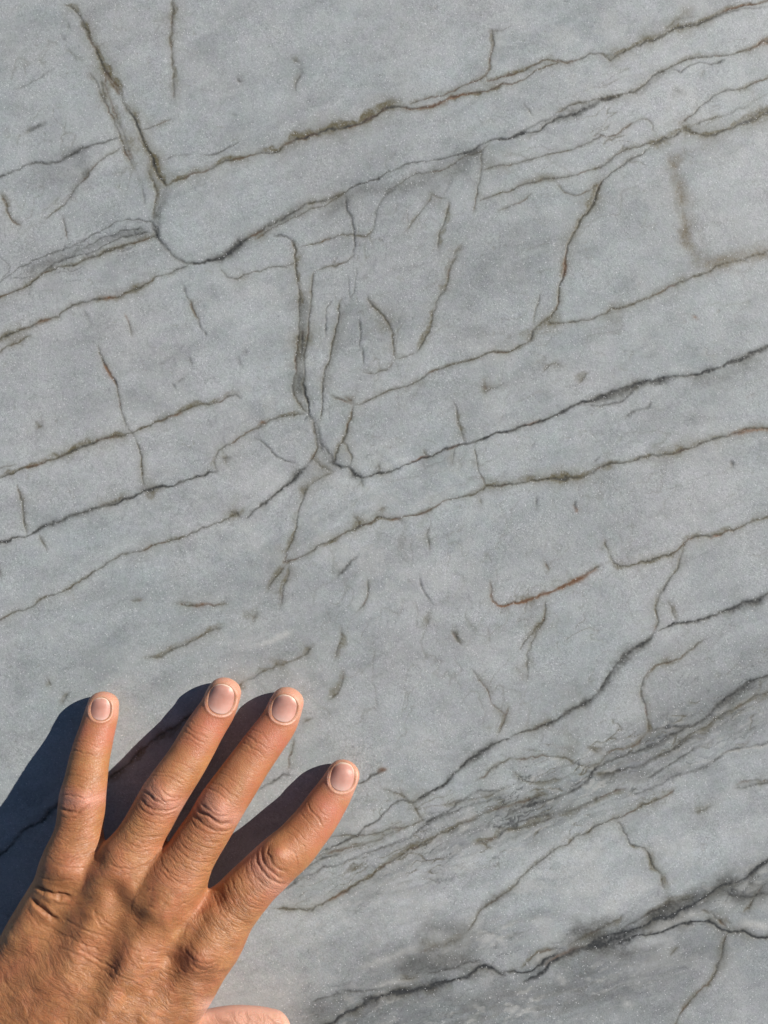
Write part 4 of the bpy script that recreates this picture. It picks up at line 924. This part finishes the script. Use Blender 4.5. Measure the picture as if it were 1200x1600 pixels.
    red = np.maximum(red, .5 * np.exp(-(((u - 436) / 7) ** 2 + ((v - 1333) / 7) ** 2)))
    # palm side and thumb are paler and pinker
    palmar = sstep(-no[:, 2], .15, .6); red = np.maximum(red, palmar * .55); pale = np.maximum(pale, palmar * .35)
    th = sstep(u, 296, 330) * sstep(v, 1545, 1568) * sstep(v - 1546, 0, 20)
    pale = np.maximum(pale, th * .60); red = np.maximum(red, th * (.25 + .5 * sstep(v, 1592, 1574))); disp *= (1 - .5 * th)
    # nails: sunk bed, raised folds
    nail_info = {}
    for k, (nu, nv, hw, hl, ang) in NAILS.items():
        a = math.radians(ang)
        du, dv = u - nu, v - nv
        along = du * math.sin(a) - dv * math.cos(a); acr = du * math.cos(a) + dv * math.sin(a)
        m = (np.abs(along) < hl * 1.9) & (np.abs(acr) < hw * 1.9) & (no[:, 2] > -.1)
        r = (np.abs(acr[m] / hw) ** 2.25 + np.abs(along[m] / hl) ** 2.25) ** (1 / 2.25)
        tipside = sstep(along[m] / hl, .45, .95)
        crn = crease[m]; dp = disp[m]
        fold = .22 * np.exp(-((r - 1.17) / .10) ** 2) * (1 - .75 * tipside)
        bed = -.55 * (1 - sstep(r, .93, 1.04))
        disp[m] = dp * sstep(r, .95, 1.3) + fold + bed
        rim = np.exp(-((r - 1.04) / .05) ** 2)
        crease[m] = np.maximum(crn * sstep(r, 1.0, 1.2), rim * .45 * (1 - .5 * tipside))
        pale[m] = np.maximum(pale[m], np.exp(-((r - 1.13) / .06) ** 2) * .62 * (1 - .6 * tipside) * (.4 + 1.2 * nz(u[m] / 6, v[m] / 6, 301)))
        red[m] = np.maximum(red[m], .55 * np.exp(-((r - 1.4) / .3) ** 2))
    # dark specks beside the middle nail, a small scab on the index knuckle
    for (du_, dv_, r) in ((418, 1100, 1.2), (417, 1117, 1.4), (414, 1112, 1.0), (421, 1122, .9)):
        crease = np.maximum(crease, .95 * np.exp(-(((u - du_) ** 2 + (v - dv_) ** 2) / r ** 2)))
    # undisplaced surface for the nail plates
    tree = BVHTree.FromPolygons([tuple(c) for c in co[:0]] or [(0, 0, 0), (1, 0, 0), (0, 1, 0)], [(0, 1, 2)])
    base_co = co.copy()
    co2 = co + no * disp[:, None]
    # pads pressed flat on the stone
    z = co2[:, 2]; zf = 0.12
    co2[:, 2] = np.where(z < zf + 1.2, zf + np.maximum(0, (z - zf) + 1.2) ** 2 / 4.8, z)
    co2[:, 2] = np.maximum(co2[:, 2], zf)
    me.vertices.foreach_set('co', (co2 * MM).ravel())
    at = me.attributes.new('wrinkle_flow', 'FLOAT_VECTOR', 'POINT'); at.data.foreach_set('vector', wc_.ravel())
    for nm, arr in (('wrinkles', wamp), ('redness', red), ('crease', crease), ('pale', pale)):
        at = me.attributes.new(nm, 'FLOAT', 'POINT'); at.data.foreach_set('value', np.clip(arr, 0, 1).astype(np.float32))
    me.polygons.foreach_set('use_smooth', np.ones(len(me.polygons), bool))
    me.update()
    tag(o, 'tanned left hand and wrist of a person, fingers spread, pressed on the grey stone', 'person')
    # nail plates
    nm_ = nail_material()
    for k, (nu, nv, hw, hl, ang) in NAILS.items():
        a = math.radians(ang)
        sel = (np.abs(u - nu) < 45) & (np.abs(v - nv) < 45) & (no[:, 2] > .05)
        pu, pv, pz = u[sel], v[sel], base_co[sel, 2]
        NA, NR = 48, 14; hash_k = list(NAILS).index(k)
        pts = [(0.0, 0.0)]
        for j in range(1, NR + 1):
            for i in range(NA):
                t = 2 * math.pi * i / NA; ct, st = math.cos(t), math.sin(t)
                rr = 1 / (abs(ct) ** 2.25 + abs(st) ** 2.25) ** (1 / 2.25)
                pts.append((ct * rr * j / NR, st * rr * j / NR))
        pts = np.array(pts) * 1.0
        ac = pts[:, 0] * hw; al = pts[:, 1] * hl
        qu = nu + ac * math.cos(a) + al * math.sin(a); qv = nv + ac * math.sin(a) - al * math.cos(a)
        # local least-squares height from the skin surface
        zz = np.empty(len(qu))
        for i in range(len(qu)):
            w = np.exp(-((pu - qu[i]) ** 2 + (pv - qv[i]) ** 2) / 9.0)
            A = np.stack([np.ones_like(pu), pu - qu[i], pv - qv[i]], -1)
            Aw = A * w[:, None]
            zz[i] = np.linalg.solve(A.T @ Aw + np.eye(3) * 1e-6, Aw.T @ pz)[0]
        r = np.sqrt(pts[:, 0] ** 2 + 0 * pts[:, 1] ** 2)
        zt = zz - .02 - .42 * np.abs(pts[:, 0]) ** 2.4 + .10 * np.clip(pts[:, 1], 0, 1) ** 2 - .25 * np.clip(-pts[:, 1] - .6, 0, 1)
        topc = np.array([P3(qu[i], qv[i], zt[i]) for i in range(len(qu))])
        botc = topc.copy(); botc[:, 2] -= .42
        N = len(topc)
        bm = bmesh.new()
        vt = [bm.verts.new(Vector(c) * MM) for c in topc]; vb = [bm.verts.new(Vector(c) * MM) for c in botc]
        for i in range(NA):
            i2 = (i + 1) % NA
            bm.faces.new((vt[0], vt[1 + i2], vt[1 + i])); bm.faces.new((vb[0], vb[1 + i], vb[1 + i2]))
            for j in range(NR - 1):
                a0, a1, b0, b1 = 1 + j * NA + i, 1 + j * NA + i2, 1 + (j + 1) * NA + i, 1 + (j + 1) * NA + i2
                bm.faces.new((vt[a0], vt[a1], vt[b1], vt[b0])); bm.faces.new((vb[a0], vb[b0], vb[b1], vb[a1]))
            e0, e1 = 1 + (NR - 1) * NA + i, 1 + (NR - 1) * NA + i2
            bm.faces.new((vt[e0], vt[e1], vb[e1], vb[e0]))
        bmesh.ops.recalc_face_normals(bm, faces=bm.faces)
        nme = bpy.data.meshes.new('fingernail'); bm.to_mesh(nme); bm.free()
        nme.polygons.foreach_set('use_smooth', np.ones(len(nme.polygons), bool))
        nme.materials.append(nm_)
        ro = (np.abs(pts[:, 0]) ** 2.25 + np.abs(pts[:, 1]) ** 2.25) ** (1 / 2.25)
        jag = .89 + .05 * nz(pts[:, 0] * 6, pts[:, 1] * 2 + hash_k, 5)
        ed = np.clip((ro - jag) / .05, 0, 1) * np.clip((pts[:, 1] - .1) / .3, 0, 1)
        lu = np.exp(-((pts[:, 1] + .95) / (.30 + .06 * hash_k)) ** 2) * .9
        for an_, arr in (('edge', ed), ('lunula', lu)):
            at = nme.attributes.new(an_, 'FLOAT', 'POINT'); at.data.foreach_set('value', np.concatenate([arr, arr]).astype(np.float32))
        no_ = bpy.data.objects.new('fingernail', nme); scene.collection.objects.link(no_); no_.parent = o
    return o

bpy.data.meshes.remove(tmp)
build_person()
